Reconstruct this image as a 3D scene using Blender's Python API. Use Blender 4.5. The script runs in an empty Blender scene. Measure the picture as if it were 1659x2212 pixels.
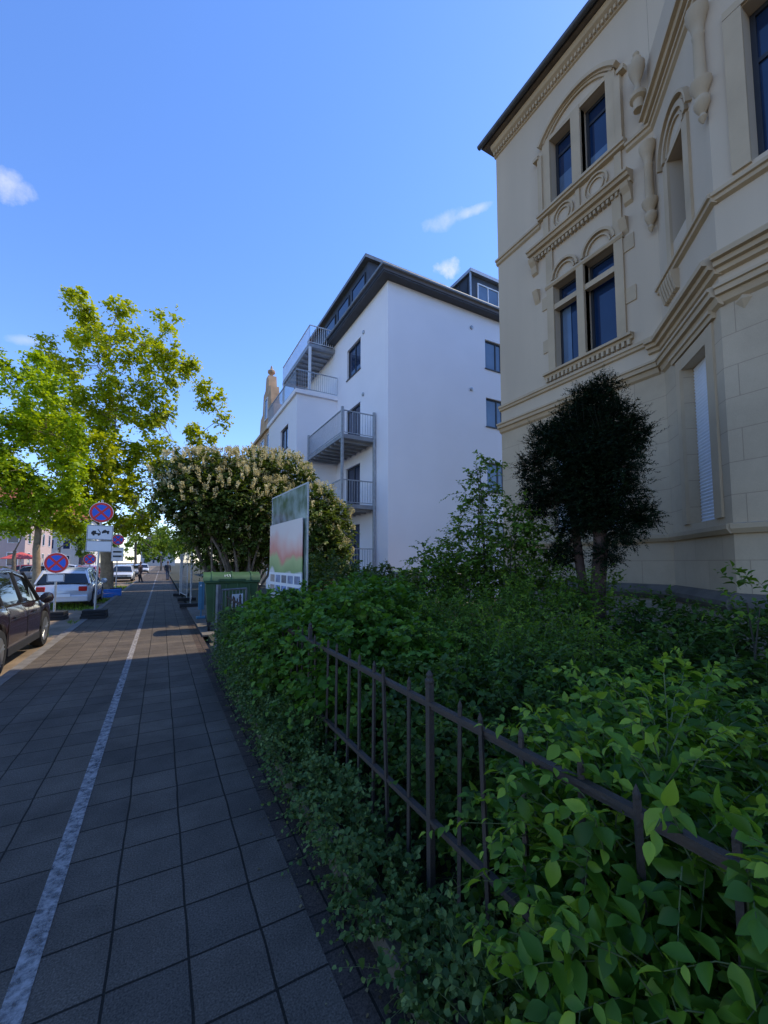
import bpy, bmesh, math, random
import numpy as np
from mathutils import Vector, Matrix
random.seed(7); rng=np.random.default_rng(7)
PI=math.pi; R=math.radians
C=bpy.context.scene.collection
# ---------------------------------------------------------------- camera model
F=880.0; PSI=R(28.6); TH=R(4.0); H=1.65; CY=1215-F*math.tan(TH)
cf=Vector((math.sin(PSI)*math.cos(TH),math.cos(PSI)*math.cos(TH),math.sin(TH)))
cr=Vector((math.cos(PSI),-math.sin(PSI),0)); cu=cr.cross(cf)
CAM=Vector((0,0,H))
def ray(u,v): return cf+cr*((u-829.5)/F)+cu*((CY-v)/F)
def atX(u,v,X): d=ray(u,v); return CAM+d*(X/d.x)
def atY(u,v,Y): d=ray(u,v); return CAM+d*(Y/d.y)
cam=bpy.data.cameras.new('camera'); co=bpy.data.objects.new('camera',cam); C.objects.link(co)
co.location=CAM
M3=Matrix((cr,cu,-cf)).transposed(); co.rotation_euler=M3.to_euler()
cam.sensor_fit='AUTO'; cam.sensor_width=36; cam.lens=F/2212*36
cam.shift_y=(CY-1106)/2212; cam.clip_start=0.05; cam.clip_end=4000
bpy.context.scene.camera=co
# ---------------------------------------------------------------- materials
def nodes(name):
    m=bpy.data.materials.new(name); m.use_nodes=True; nt=m.node_tree; nt.nodes.clear()
    out=nt.nodes.new('ShaderNodeOutputMaterial'); return m,nt,out
def L_(nt,a,b): nt.links.new(a,b)
def mat(name,col,rough=0.7,var=0.15,scale=4.0,bump=0.0,bscale=40.0,metal=0.0,spec=0.4,coat=0.0,streak=False,mud=None):
    m,nt,out=nodes(name); p=nt.nodes.new('ShaderNodeBsdfPrincipled')
    p.inputs['Roughness'].default_value=rough; p.inputs['Metallic'].default_value=metal
    p.inputs['Specular IOR Level'].default_value=spec; p.inputs['Coat Weight'].default_value=coat
    tc=nt.nodes.new('ShaderNodeTexCoord'); n=nt.nodes.new('ShaderNodeTexNoise')
    n.inputs['Scale'].default_value=scale; n.inputs['Detail'].default_value=6
    if streak:
        mp=nt.nodes.new('ShaderNodeMapping'); mp.inputs['Scale'].default_value=(1.5,1.5,.25)
        L_(nt,tc.outputs['Object'],mp.inputs[0]); L_(nt,mp.outputs[0],n.inputs['Vector'])
    else: L_(nt,tc.outputs['Object'],n.inputs['Vector'])
    r=nt.nodes.new('ShaderNodeValToRGB'); r.color_ramp.elements[0].position=.3; r.color_ramp.elements[1].position=.7
    a=[max(0,c*(1-var)) for c in col]; b=[min(1,c*(1+var)) for c in col]
    if mud: a=list(mud)
    r.color_ramp.elements[0].color=(*a,1); r.color_ramp.elements[1].color=(*b,1)
    L_(nt,n.outputs['Fac'],r.inputs[0]); L_(nt,r.outputs[0],p.inputs['Base Color'])
    if bump>0:
        n2=nt.nodes.new('ShaderNodeTexNoise'); n2.inputs['Scale'].default_value=bscale; n2.inputs['Detail'].default_value=4
        L_(nt,tc.outputs['Object'],n2.inputs['Vector'])
        bp=nt.nodes.new('ShaderNodeBump'); bp.inputs['Strength'].default_value=bump; bp.inputs['Distance'].default_value=.01
        L_(nt,n2.outputs['Fac'],bp.inputs['Height']); L_(nt,bp.outputs[0],p.inputs['Normal'])
    L_(nt,p.outputs[0],out.inputs[0]); return m
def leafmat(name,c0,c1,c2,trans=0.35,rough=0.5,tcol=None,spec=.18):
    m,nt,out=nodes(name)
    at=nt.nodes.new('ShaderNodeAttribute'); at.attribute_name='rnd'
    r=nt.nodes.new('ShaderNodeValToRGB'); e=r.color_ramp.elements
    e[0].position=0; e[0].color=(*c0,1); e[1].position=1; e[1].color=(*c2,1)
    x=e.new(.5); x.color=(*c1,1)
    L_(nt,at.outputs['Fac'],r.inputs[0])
    p=nt.nodes.new('ShaderNodeBsdfPrincipled'); p.inputs['Roughness'].default_value=rough; p.inputs['Specular IOR Level'].default_value=spec
    L_(nt,r.outputs[0],p.inputs['Base Color'])
    t=nt.nodes.new('ShaderNodeBsdfTranslucent')
    mu=nt.nodes.new('ShaderNodeMixRGB'); mu.blend_type='MULTIPLY'; mu.inputs[0].default_value=1
    mu.inputs[2].default_value=(*(tcol or (1.8,1.7,.7)),1)
    L_(nt,r.outputs[0],mu.inputs[1]); L_(nt,mu.outputs[0],t.inputs[0])
    mx=nt.nodes.new('ShaderNodeMixShader'); mx.inputs[0].default_value=trans
    L_(nt,p.outputs[0],mx.inputs[1]); L_(nt,t.outputs[0],mx.inputs[2]); L_(nt,mx.outputs[0],out.inputs[0]); return m
def tilemat(name,c1,c2,mortar,bw,bh,off=(0,0),axes='XY',bump=.5,msize=.006,rough=.8,var=.25,offset=0.0,speck=.4):
    m,nt,out=nodes(name); p=nt.nodes.new('ShaderNodeBsdfPrincipled'); p.inputs['Roughness'].default_value=rough
    p.inputs['Specular IOR Level'].default_value=.2
    tc=nt.nodes.new('ShaderNodeTexCoord'); sp=nt.nodes.new('ShaderNodeSeparateXYZ'); L_(nt,tc.outputs['Object'],sp.inputs[0])
    cb=nt.nodes.new('ShaderNodeCombineXYZ')
    nw=nt.nodes.new('ShaderNodeTexNoise'); nw.inputs['Scale'].default_value=2.5; L_(nt,tc.outputs['Object'],nw.inputs['Vector'])
    def addm(sock,val):
        a=nt.nodes.new('ShaderNodeMath'); a.operation='MULTIPLY_ADD'; L_(nt,nw.outputs['Fac'],a.inputs[0]); a.inputs[1].default_value=.02
        b=nt.nodes.new('ShaderNodeMath'); b.operation='ADD'; L_(nt,sock,b.inputs[0]); b.inputs[1].default_value=val
        L_(nt,b.outputs[0],a.inputs[2]); return a.outputs[0]
    if axes=='XY': L_(nt,addm(sp.outputs[0],off[0]),cb.inputs[0]); L_(nt,addm(sp.outputs[1],off[1]),cb.inputs[1])
    else:
        s=nt.nodes.new('ShaderNodeMath'); s.operation='ADD'; L_(nt,sp.outputs[0],s.inputs[0]); L_(nt,sp.outputs[1],s.inputs[1])
        L_(nt,s.outputs[0],cb.inputs[0]); L_(nt,sp.outputs[2],cb.inputs[1])
    b=nt.nodes.new('ShaderNodeTexBrick'); b.offset=offset; b.squash=1.0
    b.inputs['Scale'].default_value=1; b.inputs['Brick Width'].default_value=bw; b.inputs['Row Height'].default_value=bh
    b.inputs['Mortar Size'].default_value=msize; b.inputs['Mortar Smooth'].default_value=.3
    b.inputs['Color1'].default_value=(*c1,1); b.inputs['Color2'].default_value=(*c2,1); b.inputs['Mortar'].default_value=(*mortar,1)
    L_(nt,cb.outputs[0],b.inputs['Vector'])
    n=nt.nodes.new('ShaderNodeTexNoise'); n.inputs['Scale'].default_value=1.3; n.inputs['Detail'].default_value=9; n.inputs['Roughness'].default_value=.7
    L_(nt,tc.outputs['Object'],n.inputs['Vector'])
    r=nt.nodes.new('ShaderNodeMapRange'); r.inputs[1].default_value=.3; r.inputs[2].default_value=.7
    r.inputs[3].default_value=1-var; r.inputs[4].default_value=1+var; L_(nt,n.outputs['Fac'],r.inputs[0])
    n3=nt.nodes.new('ShaderNodeTexNoise'); n3.inputs['Scale'].default_value=130; n3.inputs['Detail'].default_value=3
    L_(nt,tc.outputs['Object'],n3.inputs['Vector'])
    r3=nt.nodes.new('ShaderNodeMapRange'); r3.inputs[1].default_value=.35; r3.inputs[2].default_value=.7; r3.inputs[3].default_value=1-speck; r3.inputs[4].default_value=1+speck*1.2
    L_(nt,n3.outputs['Fac'],r3.inputs[0])
    mm=nt.nodes.new('ShaderNodeMath'); mm.operation='MULTIPLY'; L_(nt,r.outputs[0],mm.inputs[0]); L_(nt,r3.outputs[0],mm.inputs[1])
    mu=nt.nodes.new('ShaderNodeMixRGB'); mu.blend_type='MULTIPLY'; mu.inputs[0].default_value=1
    L_(nt,b.outputs['Color'],mu.inputs[1]); L_(nt,mm.outputs[0],mu.inputs[2]); L_(nt,mu.outputs[0],p.inputs['Base Color'])
    h=nt.nodes.new('ShaderNodeMath'); h.operation='MULTIPLY_ADD'; L_(nt,b.outputs['Fac'],h.inputs[0]); h.inputs[1].default_value=-1.0
    h2=nt.nodes.new('ShaderNodeMath'); h2.operation='MULTIPLY'; L_(nt,n3.outputs['Fac'],h2.inputs[0]); h2.inputs[1].default_value=speck*.85
    L_(nt,h2.outputs[0],h.inputs[2])
    bp=nt.nodes.new('ShaderNodeBump'); bp.inputs['Strength'].default_value=bump; bp.inputs['Distance'].default_value=.008
    L_(nt,h.outputs[0],bp.inputs['Height']); L_(nt,bp.outputs[0],p.inputs['Normal'])
    L_(nt,p.outputs[0],out.inputs[0]); return m
def glassmat(name,col=(.02,.03,.045),rough=.04):
    return mat(name,col,rough,.2,1.0,spec=.6)
def paintline(name):
    m,nt,out=nodes(name); p=nt.nodes.new('ShaderNodeBsdfPrincipled'); p.inputs['Base Color'].default_value=(.36,.33,.31,1); p.inputs['Roughness'].default_value=.8
    t=nt.nodes.new('ShaderNodeBsdfTransparent'); tc=nt.nodes.new('ShaderNodeTexCoord')
    n=nt.nodes.new('ShaderNodeTexNoise'); n.inputs['Scale'].default_value=18; n.inputs['Detail'].default_value=12; n.inputs['Roughness'].default_value=.8
    L_(nt,tc.outputs['Object'],n.inputs['Vector'])
    r=nt.nodes.new('ShaderNodeMapRange'); r.inputs[1].default_value=.36; r.inputs[2].default_value=.60; r.inputs[3].default_value=.10; r.inputs[4].default_value=.95
    L_(nt,n.outputs['Fac'],r.inputs[0]); mx=nt.nodes.new('ShaderNodeMixShader')
    L_(nt,r.outputs[0],mx.inputs[0]); L_(nt,t.outputs[0],mx.inputs[1]); L_(nt,p.outputs[0],mx.inputs[2]); L_(nt,mx.outputs[0],out.inputs[0]); return m
m_tile=tilemat('concrete_paving',(.112,.088,.066),(.080,.065,.051),(.017,.014,.010),.295,.30,off=(.129,.1),var=.38,bump=.7)
m_border=tilemat('border_paving',(.078,.054,.040),(.055,.041,.032),(.014,.012,.009),.20,.20,off=(.03,.05),var=.4)
m_stone=mat('sand_stone',(.49,.365,.225),.85,.12,1.2,bump=.25,bscale=60)
m_plaster=mat('cream_plaster',(.55,.43,.295),.9,.07,.8,bump=.2,bscale=90,streak=True)
m_ashlar=tilemat('ashlar_stone',(.51,.39,.255),(.48,.37,.24),(.34,.25,.16),1.15,.42,axes='UZ',bump=.25,msize=.005,var=.10,offset=.5,speck=.05)
m_plinth=mat('beige_plinth_stone',(.32,.25,.17),.9,.2,2,bump=.4,bscale=30,streak=True)
m_darkstone=mat('dark_ledge_stone',(.12,.10,.075),.8,.3,3,bump=.3)
m_white=mat('white_render',(.86,.83,.84),.9,.025,.6,bump=.1,bscale=150)
m_zinc=mat('dark_zinc',(.055,.06,.07),.5,.2,2,metal=.3)
m_roof=mat('slate_roof',(.05,.05,.055),.7,.3,6)
m_galv=mat('galvanised_steel',(.40,.42,.44),.45,.15,8,metal=.6)
m_galvd=mat('dull_galvanised_steel',(.20,.21,.22),.55,.2,8,metal=.5)
m_frame=mat('anthracite_frame',(.03,.032,.038),.4,.1)
m_glass=glassmat('window_glass',(.012,.03,.075))
m_glass2=glassmat('window_glass_pale',(.10,.15,.22))
m_shut=mat('white_shutter',(.72,.73,.75),.5,.04)
m_iron=mat('rusty_iron',(.030,.026,.022),.75,.5,14,bump=.5,bscale=80,mud=(.065,.045,.032))
m_bark=mat('tree_bark',(.16,.125,.09),.9,.35,8,bump=.8,bscale=25)
m_barkpale=mat('pale_bark',(.26,.20,.13),.9,.3,5,bump=.8,bscale=20)
m_yewbark=mat('yew_bark',(.085,.05,.038),.9,.4,9,bump=.9,bscale=30)
m_twig=mat('green_twig',(.10,.13,.045),.7,.2)
m_twigb=mat('brown_twig',(.05,.042,.028),.8,.2)
l_tree=leafmat('maple_leaves',(.18,.27,.010),(.30,.42,.015),(.44,.54,.025),.45,.5,(1.5,1.4,.35))
l_tree2=leafmat('street_tree_leaves',(.21,.26,.010),(.36,.42,.015),(.52,.52,.035),.45,.5,(1.5,1.4,.35))
l_far=leafmat('far_leaves',(.07,.13,.012),(.14,.22,.02),(.24,.33,.03),.35,.6)
l_laurel=leafmat('laurel_leaves',(.04,.065,.012),(.075,.115,.018),(.15,.19,.032),.25,.45)
l_yew=leafmat('yew_needles',(.006,.013,.007),(.011,.022,.009),(.026,.044,.014),.10,.75,spec=.08)
l_big=leafmat('privet_leaves',(.025,.075,.008),(.075,.17,.014),(.25,.36,.035),.32,.42,spec=.25)
l_euo=leafmat('ground_leaves',(.035,.075,.020),(.08,.14,.036),(.17,.23,.07),.25,.5)
l_heart=leafmat('lilac_leaves',(.035,.09,.010),(.08,.18,.018),(.17,.29,.04),.35,.45)
l_fern=leafmat('rowan_leaves',(.045,.095,.012),(.11,.20,.020),(.23,.33,.04),.4,.5)
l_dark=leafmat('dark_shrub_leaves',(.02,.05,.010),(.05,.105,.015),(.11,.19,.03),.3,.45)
m_blossom=leafmat('cream_blossom',(.42,.36,.17),(.60,.52,.28),(.74,.68,.42),.3,.8,(1,1,.9))
# ---------------------------------------------------------------- object helpers
def tag(o,label=None,cat=None,group=None,kind=None):
    if label: o['label']=label
    if cat: o['category']=cat
    if group: o['group']=group
    if kind: o['kind']=kind
    return o
def thing(name,label,cat,loc=(0,0,0),rz=0,group=None):
    o=bpy.data.objects.new(name,None); C.objects.link(o); o.location=loc; o.rotation_euler=(0,0,rz)
    o.empty_display_size=.2; return tag(o,label,cat,group)
class Fr:
    def __init__(s,o,S,N): s.o=Vector(o); s.S=Vector(S).normalized(); s.N=Vector(N).normalized()
    def p(s,a,z,n=0): return s.o+s.S*a+s.N*n+Vector((0,0,z))
class MB:
    def __init__(s): s.v=[]; s.f=[]
    def add(s,vs,fs):
        b=len(s.v); s.v+= [tuple(x) for x in vs]; s.f+=[tuple(b+i for i in f) for f in fs]
    def hexa(s,p):
        s.add(p,[(0,3,2,1),(4,5,6,7),(0,1,5,4),(1,2,6,5),(2,3,7,6),(3,0,4,7)])
    def box(s,x0,x1,y0,y1,z0,z1):
        s.hexa([(x0,y0,z0),(x1,y0,z0),(x1,y1,z0),(x0,y1,z0),(x0,y0,z1),(x1,y0,z1),(x1,y1,z1),(x0,y1,z1)])
    def tbox(s,x0,x1,y0,y1,z0,z1,t):
        s.hexa([(x0+t,y0+t,z0),(x1-t,y0+t,z0),(x1-t,y1-t,z0),(x0+t,y1-t,z0),(x0,y0,z1),(x1,y0,z1),(x1,y1,z1),(x0,y1,z1)])
    def fbox(s,fr,s0,s1,z0,z1,n0,n1):
        s.hexa([fr.p(s0,z0,n0),fr.p(s1,z0,n0),fr.p(s1,z0,n1),fr.p(s0,z0,n1),fr.p(s0,z1,n0),fr.p(s1,z1,n0),fr.p(s1,z1,n1),fr.p(s0,z1,n1)])
    def prof(s,fr,s0,s1,pts):
        k=len(pts); vs=[fr.p(s0,z,n) for z,n in pts]+[fr.p(s1,z,n) for z,n in pts]
        s.add(vs,[(i,(i+1)%k,k+(i+1)%k,k+i) for i in range(k)]+[tuple(range(k))[::-1],tuple(range(k,2*k))])
    def poly(s,fr,pts,n0,n1):
        k=len(pts); vs=[fr.p(a,z,n0) for a,z in pts]+[fr.p(a,z,n1) for a,z in pts]
        s.add(vs,[(i,(i+1)%k,k+(i+1)%k,k+i) for i in range(k)]+[tuple(range(k))[::-1],tuple(range(k,2*k))])
    def arc(s,fr,sc,zc,r0,r1,a0,a1,n0,n1,seg=16,ez=1.0):
        vs=[];fs=[]
        for i in range(seg+1):
            a=a0+(a1-a0)*i/seg; c,q=math.cos(a),math.sin(a)*ez
            vs+=[fr.p(sc+r0*c,zc+r0*q,n0),fr.p(sc+r1*c,zc+r1*q,n0),fr.p(sc+r1*c,zc+r1*q,n1),fr.p(sc+r0*c,zc+r0*q,n1)]
        for i in range(seg):
            b=4*i
            for j in range(4): fs.append((b+j,b+(j+1)%4,b+4+(j+1)%4,b+4+j))
        fs+=[(0,3,2,1),(4*seg,4*seg+1,4*seg+2,4*seg+3)]
        s.add(vs,fs)
    def wall(s,fr,s0,s1,z0,z1,holes,depth=.22):
        S=sorted(set([s0,s1]+[h[0] for h in holes]+[h[1] for h in holes])); Z=sorted(set([z0,z1]+[h[2] for h in holes]+[h[3] for h in holes]))
        for i in range(len(S)-1):
            for j in range(len(Z)-1):
                a=(S[i]+S[i+1])/2; b=(Z[j]+Z[j+1])/2
                if any(h[0]<a<h[1] and h[2]<b<h[3] for h in holes): continue
                s.add([fr.p(S[i],Z[j]),fr.p(S[i+1],Z[j]),fr.p(S[i+1],Z[j+1]),fr.p(S[i],Z[j+1])],[(0,1,2,3)])
        for h in holes:
            a,b,c,d=h; q=[(a,c),(b,c),(b,d),(a,d)]
            for i in range(4):
                (x0,y0),(x1,y1)=q[i],q[(i+1)%4]
                s.add([fr.p(x0,y0),fr.p(x1,y1),fr.p(x1,y1,-depth),fr.p(x0,y0,-depth)],[(0,1,2,3)])
    def tube(s,pts,rad,n=8,cap=True):
        pts=[Vector(p) for p in pts]; b=len(s.v); k=len(pts)
        if not hasattr(rad,'__len__'): rad=[rad]*k
        prev=None
        for i,p in enumerate(pts):
            t=(pts[min(i+1,k-1)]-pts[max(i-1,0)]).normalized()
            a=Vector((0,0,1)) if abs(t.z)<.9 else Vector((1,0,0))
            x=t.cross(a).normalized() if prev is None else (prev-t*prev.dot(t)).normalized()
            prev=x; y=t.cross(x)
            for j in range(n):
                q=2*PI*j/n; s.v.append(tuple(p+x*(rad[i]*math.cos(q))+y*(rad[i]*math.sin(q))))
        for i in range(k-1):
            for j in range(n):
                s.f.append((b+i*n+j,b+i*n+(j+1)%n,b+(i+1)*n+(j+1)%n,b+(i+1)*n+j))
        if cap: s.f+= [tuple(range(b,b+n))[::-1],tuple(range(b+(k-1)*n,b+k*n))]
    def lathe(s,c,prof,n=16,axis='z'):
        b=len(s.v); k=len(prof)
        for r,h in prof:
            for j in range(n):
                q=2*PI*j/n; x,y=r*math.cos(q),r*math.sin(q)
                if axis=='z': s.v.append((c[0]+x,c[1]+y,c[2]+h))
                elif axis=='x': s.v.append((c[0]+h,c[1]+x,c[2]+y))
                else: s.v.append((c[0]+x,c[1]+h,c[2]+y))
        for i in range(k-1):
            for j in range(n): s.f.append((b+i*n+j,b+i*n+(j+1)%n,b+(i+1)*n+(j+1)%n,b+(i+1)*n+j))
        s.f+=[tuple(range(b,b+n))[::-1],tuple(range(b+(k-1)*n,b+k*n))]
    def build(s,name,m,parent=None,bevel=0,smooth=False):
        me=bpy.data.meshes.new(name); me.from_pydata(s.v,[],s.f)
        bm=bmesh.new(); bm.from_mesh(me); bmesh.ops.recalc_face_normals(bm,faces=bm.faces); bm.to_mesh(me); bm.free()
        if smooth:
            for p in me.polygons: p.use_smooth=True
            me.set_sharp_from_angle(angle=R(40))
        me.materials.append(m); o=bpy.data.objects.new(name,me); C.objects.link(o)
        if parent: o.parent=parent
        if bevel:
            b=o.modifiers.new('bevel','BEVEL'); b.width=bevel; b.segments=2; b.limit_method='ANGLE'; b.angle_limit=R(40)
        return o
def struct(name,mb,m): return tag(mb.build(name,m),kind='structure')
# ---------------------------------------------------------------- foliage
TM={}
def rows(ts,ws,fold,curl):
    v=[];f=[]
    for t,w in zip(ts,ws):
        v+=[(-w,t,fold*w-curl*t*t),(0,t,-curl*t*t),(w,t,fold*w-curl*t*t)]
    for i in range(len(ts)-1):
        for j in (0,1): f.append((i*3+j,i*3+j+1,i*3+j+4,i*3+j+3))
    return np.array(v),np.array(f)
TM['near']=rows([0,.10,.26,.48,.72,.88,1],[.012,.10,.21,.26,.19,.09,.004],.45,.28)
TM['mid']=rows([0,.4,.75,1],[.03,.42,.3,.02],.35,.15)
TM['far']=(np.array([(0,0,0),(.45,.45,.06),(0,1,-.1),(-.45,.45,.06)]),np.array([(0,1,2,3)]))
def nrm(a): return a/np.maximum(np.linalg.norm(a,axis=-1,keepdims=True),1e-9)
def npmesh(name,V,Fq,mat_,parent,rnd=None,smooth=False):
    me=bpy.data.meshes.new(name); me.vertices.add(len(V)); me.vertices.foreach_set('co',V.astype(np.float32).ravel())
    me.loops.add(Fq.size); me.loops.foreach_set('vertex_index',Fq.astype(np.int32).ravel())
    me.polygons.add(len(Fq)); me.polygons.foreach_set('loop_start',(np.arange(len(Fq))*4).astype(np.int32))
    if smooth: me.polygons.foreach_set('use_smooth',np.ones(len(Fq),dtype=bool))
    me.update(calc_edges=True)
    if rnd is not None:
        a=me.attributes.new('rnd','FLOAT','POINT'); a.data.foreach_set('value',rnd.astype(np.float32))
    me.materials.append(mat_); o=bpy.data.objects.new(name,me); C.objects.link(o)
    if parent: o.parent=parent
    return o
def leaves(name,parent,P,D,N,size,tm,m,width=1.0,rnd=None):
    tv,tf=TM[tm]; n=len(P); D=nrm(D); N=nrm(N-D*np.sum(N*D,-1,keepdims=True)); S=np.cross(D,N)
    size=size[:,None,None]
    V=P[:,None]+size*(tv[None,:,0:1]*width*S[:,None]+tv[None,:,1:2]*D[:,None]+tv[None,:,2:3]*N[:,None])
    k=len(tv); Fq=(tf[None]+ (np.arange(n)*k)[:,None,None]).reshape(-1,4)
    return npmesh(name,V.reshape(-1,3),Fq,m,parent,np.repeat(rnd,k),smooth=False)
def foliage(parent,P0,D,L,K,size,tm,m,droop=.15,stem=None,sr=.002,width=1.0,jit=.35,upn=1.0,fwd=.6,name='foliage',twn='twigs',bright=0.0,nj=.4):
    T=len(P0); D=nrm(D); t=(np.arange(K)+.7)/K
    P=P0[:,None]+D[:,None]*L[:,None,None]*t[None,:,None]; P[...,2]-=droop*L[:,None]*t[None]**2
    tan=D[:,None]+np.zeros((1,K,3)); tan=tan.copy(); tan[...,2]-=2*droop*t[None]; tan=nrm(tan)
    up=np.array([0,0,1.]); side=nrm(np.cross(tan,up)+1e-4); bi=np.cross(side,tan)
    ang=PI*(np.arange(K)%2)[None]+rng.normal(0,.5,(T,K))
    rad=np.cos(ang)[...,None]*side+np.sin(ang)[...,None]*bi
    ld=nrm(tan*fwd+rad+rng.normal(0,jit,(T,K,3)))
    ld[:,-1]=nrm(tan[:,-1]+rng.normal(0,.2,(T,3)))
    N=nrm(up*upn+D[:,None]*.5+rng.normal(0,nj,(T,K,3)))
    sz=size*rng.uniform(.5,1.2,(T,K))*(1-.4*(t[None]**3))
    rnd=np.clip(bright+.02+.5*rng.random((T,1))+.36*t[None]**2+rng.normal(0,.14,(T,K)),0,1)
    o=leaves(name,parent,P.reshape(-1,3),ld.reshape(-1,3),N.reshape(-1,3),sz.ravel(),tm,m,width,rnd.ravel())
    if stem:
        ts=np.array([0,.5,.95]); Q=P0[:,None]+D[:,None]*L[:,None,None]*ts[None,:,None]; Q[...,2]-=droop*L[:,None]*ts[None]**2
        s0=nrm(np.cross(D,up)+1e-4); b0=np.cross(s0,D); V=[]
        for j in range(3):
            q=2*PI*j/3; off=(s0*math.cos(q)+b0*math.sin(q))[:,None]*(sr*np.array([1,.75,.4]))[None,:,None]; V.append(Q+off)
        V=np.stack(V,2).reshape(-1,3); base=(np.arange(T)*9)[:,None,None]
        tf=np.array([(i*3+j,i*3+(j+1)%3,(i+1)*3+(j+1)%3,(i+1)*3+j) for i in range(2) for j in range(3)])
        npmesh(twn,V,(tf[None]+base).reshape(-1,4),stem,parent)
    return o
def sample(lobes,T,lo=.55,hi=1.0,zmin=.02,mask=None,upb=0.0):
    w=np.array([ (l[1][0]*l[1][1]+l[1][1]*l[1][2]+l[1][0]*l[1][2]) for l in lobes]); w/=w.sum()
    idx=rng.choice(len(lobes),T,p=w); c=np.array([l[0] for l in lobes])[idx]; r=np.array([l[1] for l in lobes])[idx]
    u=rng.normal(0,1,(T,3)); u[:,2]+=upb; u=nrm(u); rho=rng.uniform(lo**2,hi**2,(T,1))**.5
    P=c+u*r*rho; O=nrm(u/r); k=P[:,2]>zmin
    if mask is not None: k&=mask(P)
    return P[k],O[k]
def shrub(name,label,lobes,T,K,Lr,size,tm,m,droop=.15,up=.4,cat='shrub',mask=None,stem=m_twig,sr=.002,width=1.0,lo=.5,group=None,fwd=.6,noise=.6,trunks=3,shoots=0,shootL=(.4,.7),upn=1.0,nj=.4):
    c=np.array(lobes[0][0]); t=thing(name,label,cat,(float(c[0]),float(c[1]),0),group=group)
    P,O=sample(lobes,T,lo,mask=mask,upb=.3); D=O+rng.normal(0,noise,O.shape)+np.array([0,0,up])
    P=P-np.array([c[0],c[1],0]); L=rng.uniform(Lr[0],Lr[1],len(P))
    foliage(t,P,D,L,K,size,tm,m,droop,stem,sr,width,fwd=fwd,upn=upn,nj=nj)
    if shoots:
        P,O=sample(lobes,shoots,.7,mask=mask,upb=.9); D=O*.6+rng.normal(0,.45,O.shape)+np.array([0,0,.9]); P=P-np.array([c[0],c[1],0])
        foliage(t,P,D,rng.uniform(*shootL,len(P)),K+3,size*.85,tm,m,.5,stem,sr*1.3,width*.9,fwd=.8,name='young_shoots',twn='shoot_stems',bright=.32,upn=upn,nj=nj)
    if trunks:
        b=MB()
        for l in lobes:
            for i in range(trunks):
                a=Vector(l[0])-Vector((c[0],c[1],0)); e=a+Vector([random.uniform(-.5,.5)*q for q in l[1]]); s=Vector((a.x+random.uniform(-.1,.1),a.y+random.uniform(-.1,.1),.0))
                b.tube([s,(s+e)/2+Vector((random.uniform(-.06,.06),random.uniform(-.06,.06),0)),e],[.014,.010,.005],5)
        b.build('stems',m_twigb,t)
    return t
def tree(name,label,base,tr,fork,lobes,clumps,T,K,Lr,size,m,bark,group=None,cat='tree',tm='far',width=1.0,droop=.3,limb=.3):
    base=Vector(base); t=thing(name,label,cat,base,group=group); b=MB(); fk=Vector(fork)-base
    b.tube([Vector((0,0,-.1)),Vector((0,0,.25)),fk*.35+Vector((.03,0,0)),fk*.7+Vector((-.05,.03,0)),fk],[tr*1.5,tr*1.1,tr,tr*.88,tr*.8],12)
    cs=[Vector(c)-base for c,r in lobes]; order=sorted(range(len(cs)),key=lambda i:cs[i].z)
    nodes_=[(fk,tr*.7)]
    P=[];O=[]
    for li in order:
        c=cs[li]; r=lobes[li][1]
        best=min(nodes_,key=lambda n:(c-n[0]).length+ (1.5 if n[0].z>c.z else 0)+ .15*(n[0]-fk).length)
        st=best[0]; d=c-st; ln=d.length
        r0=min(best[1]*.75,tr*(limb+.06*min(3,r))); r1=max(.03,r0*.5)
        mid=st+d*.5+Vector((random.uniform(-.12,.12)*ln,random.uniform(-.12,.12)*ln,-.05*ln))
        b.tube([st,mid,c],[r0,r0*.75,r1],7); nodes_.append((c,r1)); nodes_.append((mid,r0*.7))
        for k in range(max(3,int(clumps*r*r))):
            u=Vector([random.gauss(0,1) for _ in range(3)]).normalized(); q=c+u*r*(random.uniform(.08,1)**.5)
            st2=mid+(c-mid)*random.uniform(.2,1)
            b.tube([st2,(st2+q)/2+Vector((0,0,.06*r)),q],[max(.012,r1*.4),max(.01,r1*.25),.008],4,False)
            n=int(T*random.uniform(.4,1.4)); cr_=random.uniform(.3,.75)*min(1,r/1.6)
            uu=nrm(rng.normal(0,1,(n,3))); P.append(np.array(q)+uu*cr_*rng.uniform(0,.8,(n,1))); O.append(uu+np.array([0,0,.1]))
    P=np.concatenate(P);O=np.concatenate(O)
    b.build('trunk',bark,t,smooth=True)
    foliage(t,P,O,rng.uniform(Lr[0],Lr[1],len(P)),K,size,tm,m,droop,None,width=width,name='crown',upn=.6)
    return t
# ================================================================= SETTING
b=MB(); b.box(-1500,1500,-300,3000,-.6,-.14); struct('ground',b,mat('far_ground',(.13,.12,.09),.95,.3,.3))
b=MB(); b.box(-11.5,-4.6,-30,600,-.3,-.11); struct('road',b,mat('asphalt',(.08,.078,.075),.85,.2,3,bump=.3,bscale=120))
b=MB(); b.box(-4.6,-1.98,-30,600,-.3,-.07); struct('parking_strip',b,mat('parking_gravel',(.19,.14,.095),.95,.35,1.6,bump=.8,bscale=60))
b=MB(); b.box(-1.98,-1.83,-30,600,-.3,.012); struct('kerb',b,mat('kerb_stone',(.15,.135,.12),.85,.25,5,bump=.4))
b=MB(); b.box(-1.83,.66,-30,600,-.3,0); struct('pavement',b,m_tile)
b=MB(); b.box(.66,.86,-30,600,-.3,-.003); struct('pavement_border',b,m_border)
b=MB(); b.box(-.466,-.386,-5,90,.0,.004); struct('lane_marking',b,paintline('worn_white_paint'))
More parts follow.
